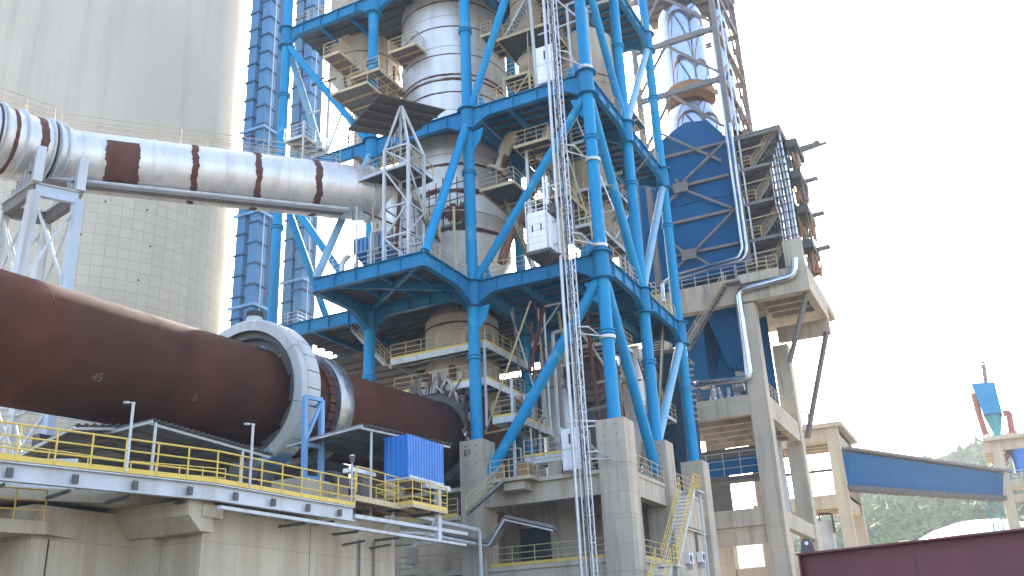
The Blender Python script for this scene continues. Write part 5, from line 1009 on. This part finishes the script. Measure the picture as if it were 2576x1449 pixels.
for s in (.8, 5, 9): P('support_leg', M().box(ma.x+u.x*s-.15, ma.x+u.x*s+.15, ma.y+u.y*s-.15, ma.y+u.y*s+.15, 0, ma.z-2.72), maroon, mg)
lg = V(ma.x+.22, ma.y, ma.z)
m = M(); pts = [lg+V(-.2,0,0), lg+V(.2,0,0), lg+V(.14,0,.28)]+[lg+V(.13*math.cos(t_), 0, .28+.13*math.sin(t_)) for t_ in (rad(45), rad(90), rad(135))]+[lg+V(-.14,0,.28)]
P('lifting_lug', m.prism(pts, (0, .06, 0)), mat('lug_steel', (.09,.075,.075), rough=.6), mg); P('lug_hole', M().tube(lg+V(0,-.012,.26), lg+V(0,-.002,.26), .05, n=16), whitepaint, mg)

# ================================================================== HILL, WOOD, HAZE
def hz_(x, y):
    u = (y-225)/215.0; ridge = 57+6*math.sin(x*.021+.6)+5*math.sin(x*.05+2)+2.5*math.sin(x*.13)
    ridge += 6*math.exp(-((x-2)/22)**2)+5*math.exp(-((x+30)/18)**2)
    return max(-.5, min(1, max(0, u))**.8*ridge)
hm_ = M(); nx, ny = 60, 22; vs = []
for j in range(ny):
    for i in range(nx):
        x = -300+i*10.2; y = 215+j*13; vs.append((x, y, hz_(x, y)))
hm_.add(vs, [(j*nx+i, j*nx+i+1, (j+1)*nx+i+1, (j+1)*nx+i) for j in range(ny-1) for i in range(nx-1)])
ST('hills', hm_, mat('hill_soil', (.05,.06,.03), (.08,.075,.04), sc=.05, rough=1, bump=0), smooth=True)
leaf = mat('leaves', (.055,.105,.03), (.10,.14,.035), sc=.05, rough=.9, bump=0, spot=((.15,.17,.035), .62, .045))
rng = np.random.default_rng(3); vv, fc_ = [], []
n = 0
for _ in range(5200):
    x = rng.uniform(-110, 60); y = 235+235*rng.random()**.9
    if x/y < -.185 or x/y > .08: continue
    z = hz_(x, y); r = rng.uniform(2.0, 4.6); h = r*rng.uniform(.8, 1.3); cz = z+h*.7
    k = 54; d = rng.normal(size=(k, 3)); d /= np.linalg.norm(d, axis=1)[:, None]; d[:, 2] = np.abs(d[:, 2])*1.0-.25
    c = np.array([x, y, cz])+d*np.array([r, r, h])*rng.uniform(.65, 1.05, (k, 1))
    for q in c:
        s = r*rng.uniform(.12, .3); e = rng.normal(size=(3, 3))*s
        vv += [tuple(q+e[0]), tuple(q+e[1]), tuple(q+e[2])]; fc_.append((n, n+1, n+2)); n += 3
me = bpy.data.meshes.new('wooded_slope'); me.from_pydata(vv, [], fc_); me.materials.append(leaf)
o = bpy.data.objects.new('wooded_slope', me); COL.objects.link(o); o['kind'] = 'stuff'; o['label'] = 'hazy green wooded hillside behind the conveyor gallery'; o['category'] = 'forest'
hzm = bpy.data.materials.new('haze'); hzm.use_nodes = True; nt = hzm.node_tree; nt.nodes.remove(nt.nodes['Principled BSDF'])
pv = nt.nodes.new('ShaderNodeVolumePrincipled'); pv.inputs['Color'].default_value = (.93, .96, 1, 1); pv.inputs['Density'].default_value = .00048; pv.inputs['Anisotropy'].default_value = 0
nt.links.new(pv.outputs[0], nt.nodes['Material Output'].inputs['Volume'])
o = ST('haze', M().box(-950, 950, -350, 1250, -2, 130), hzm, kind='stuff');
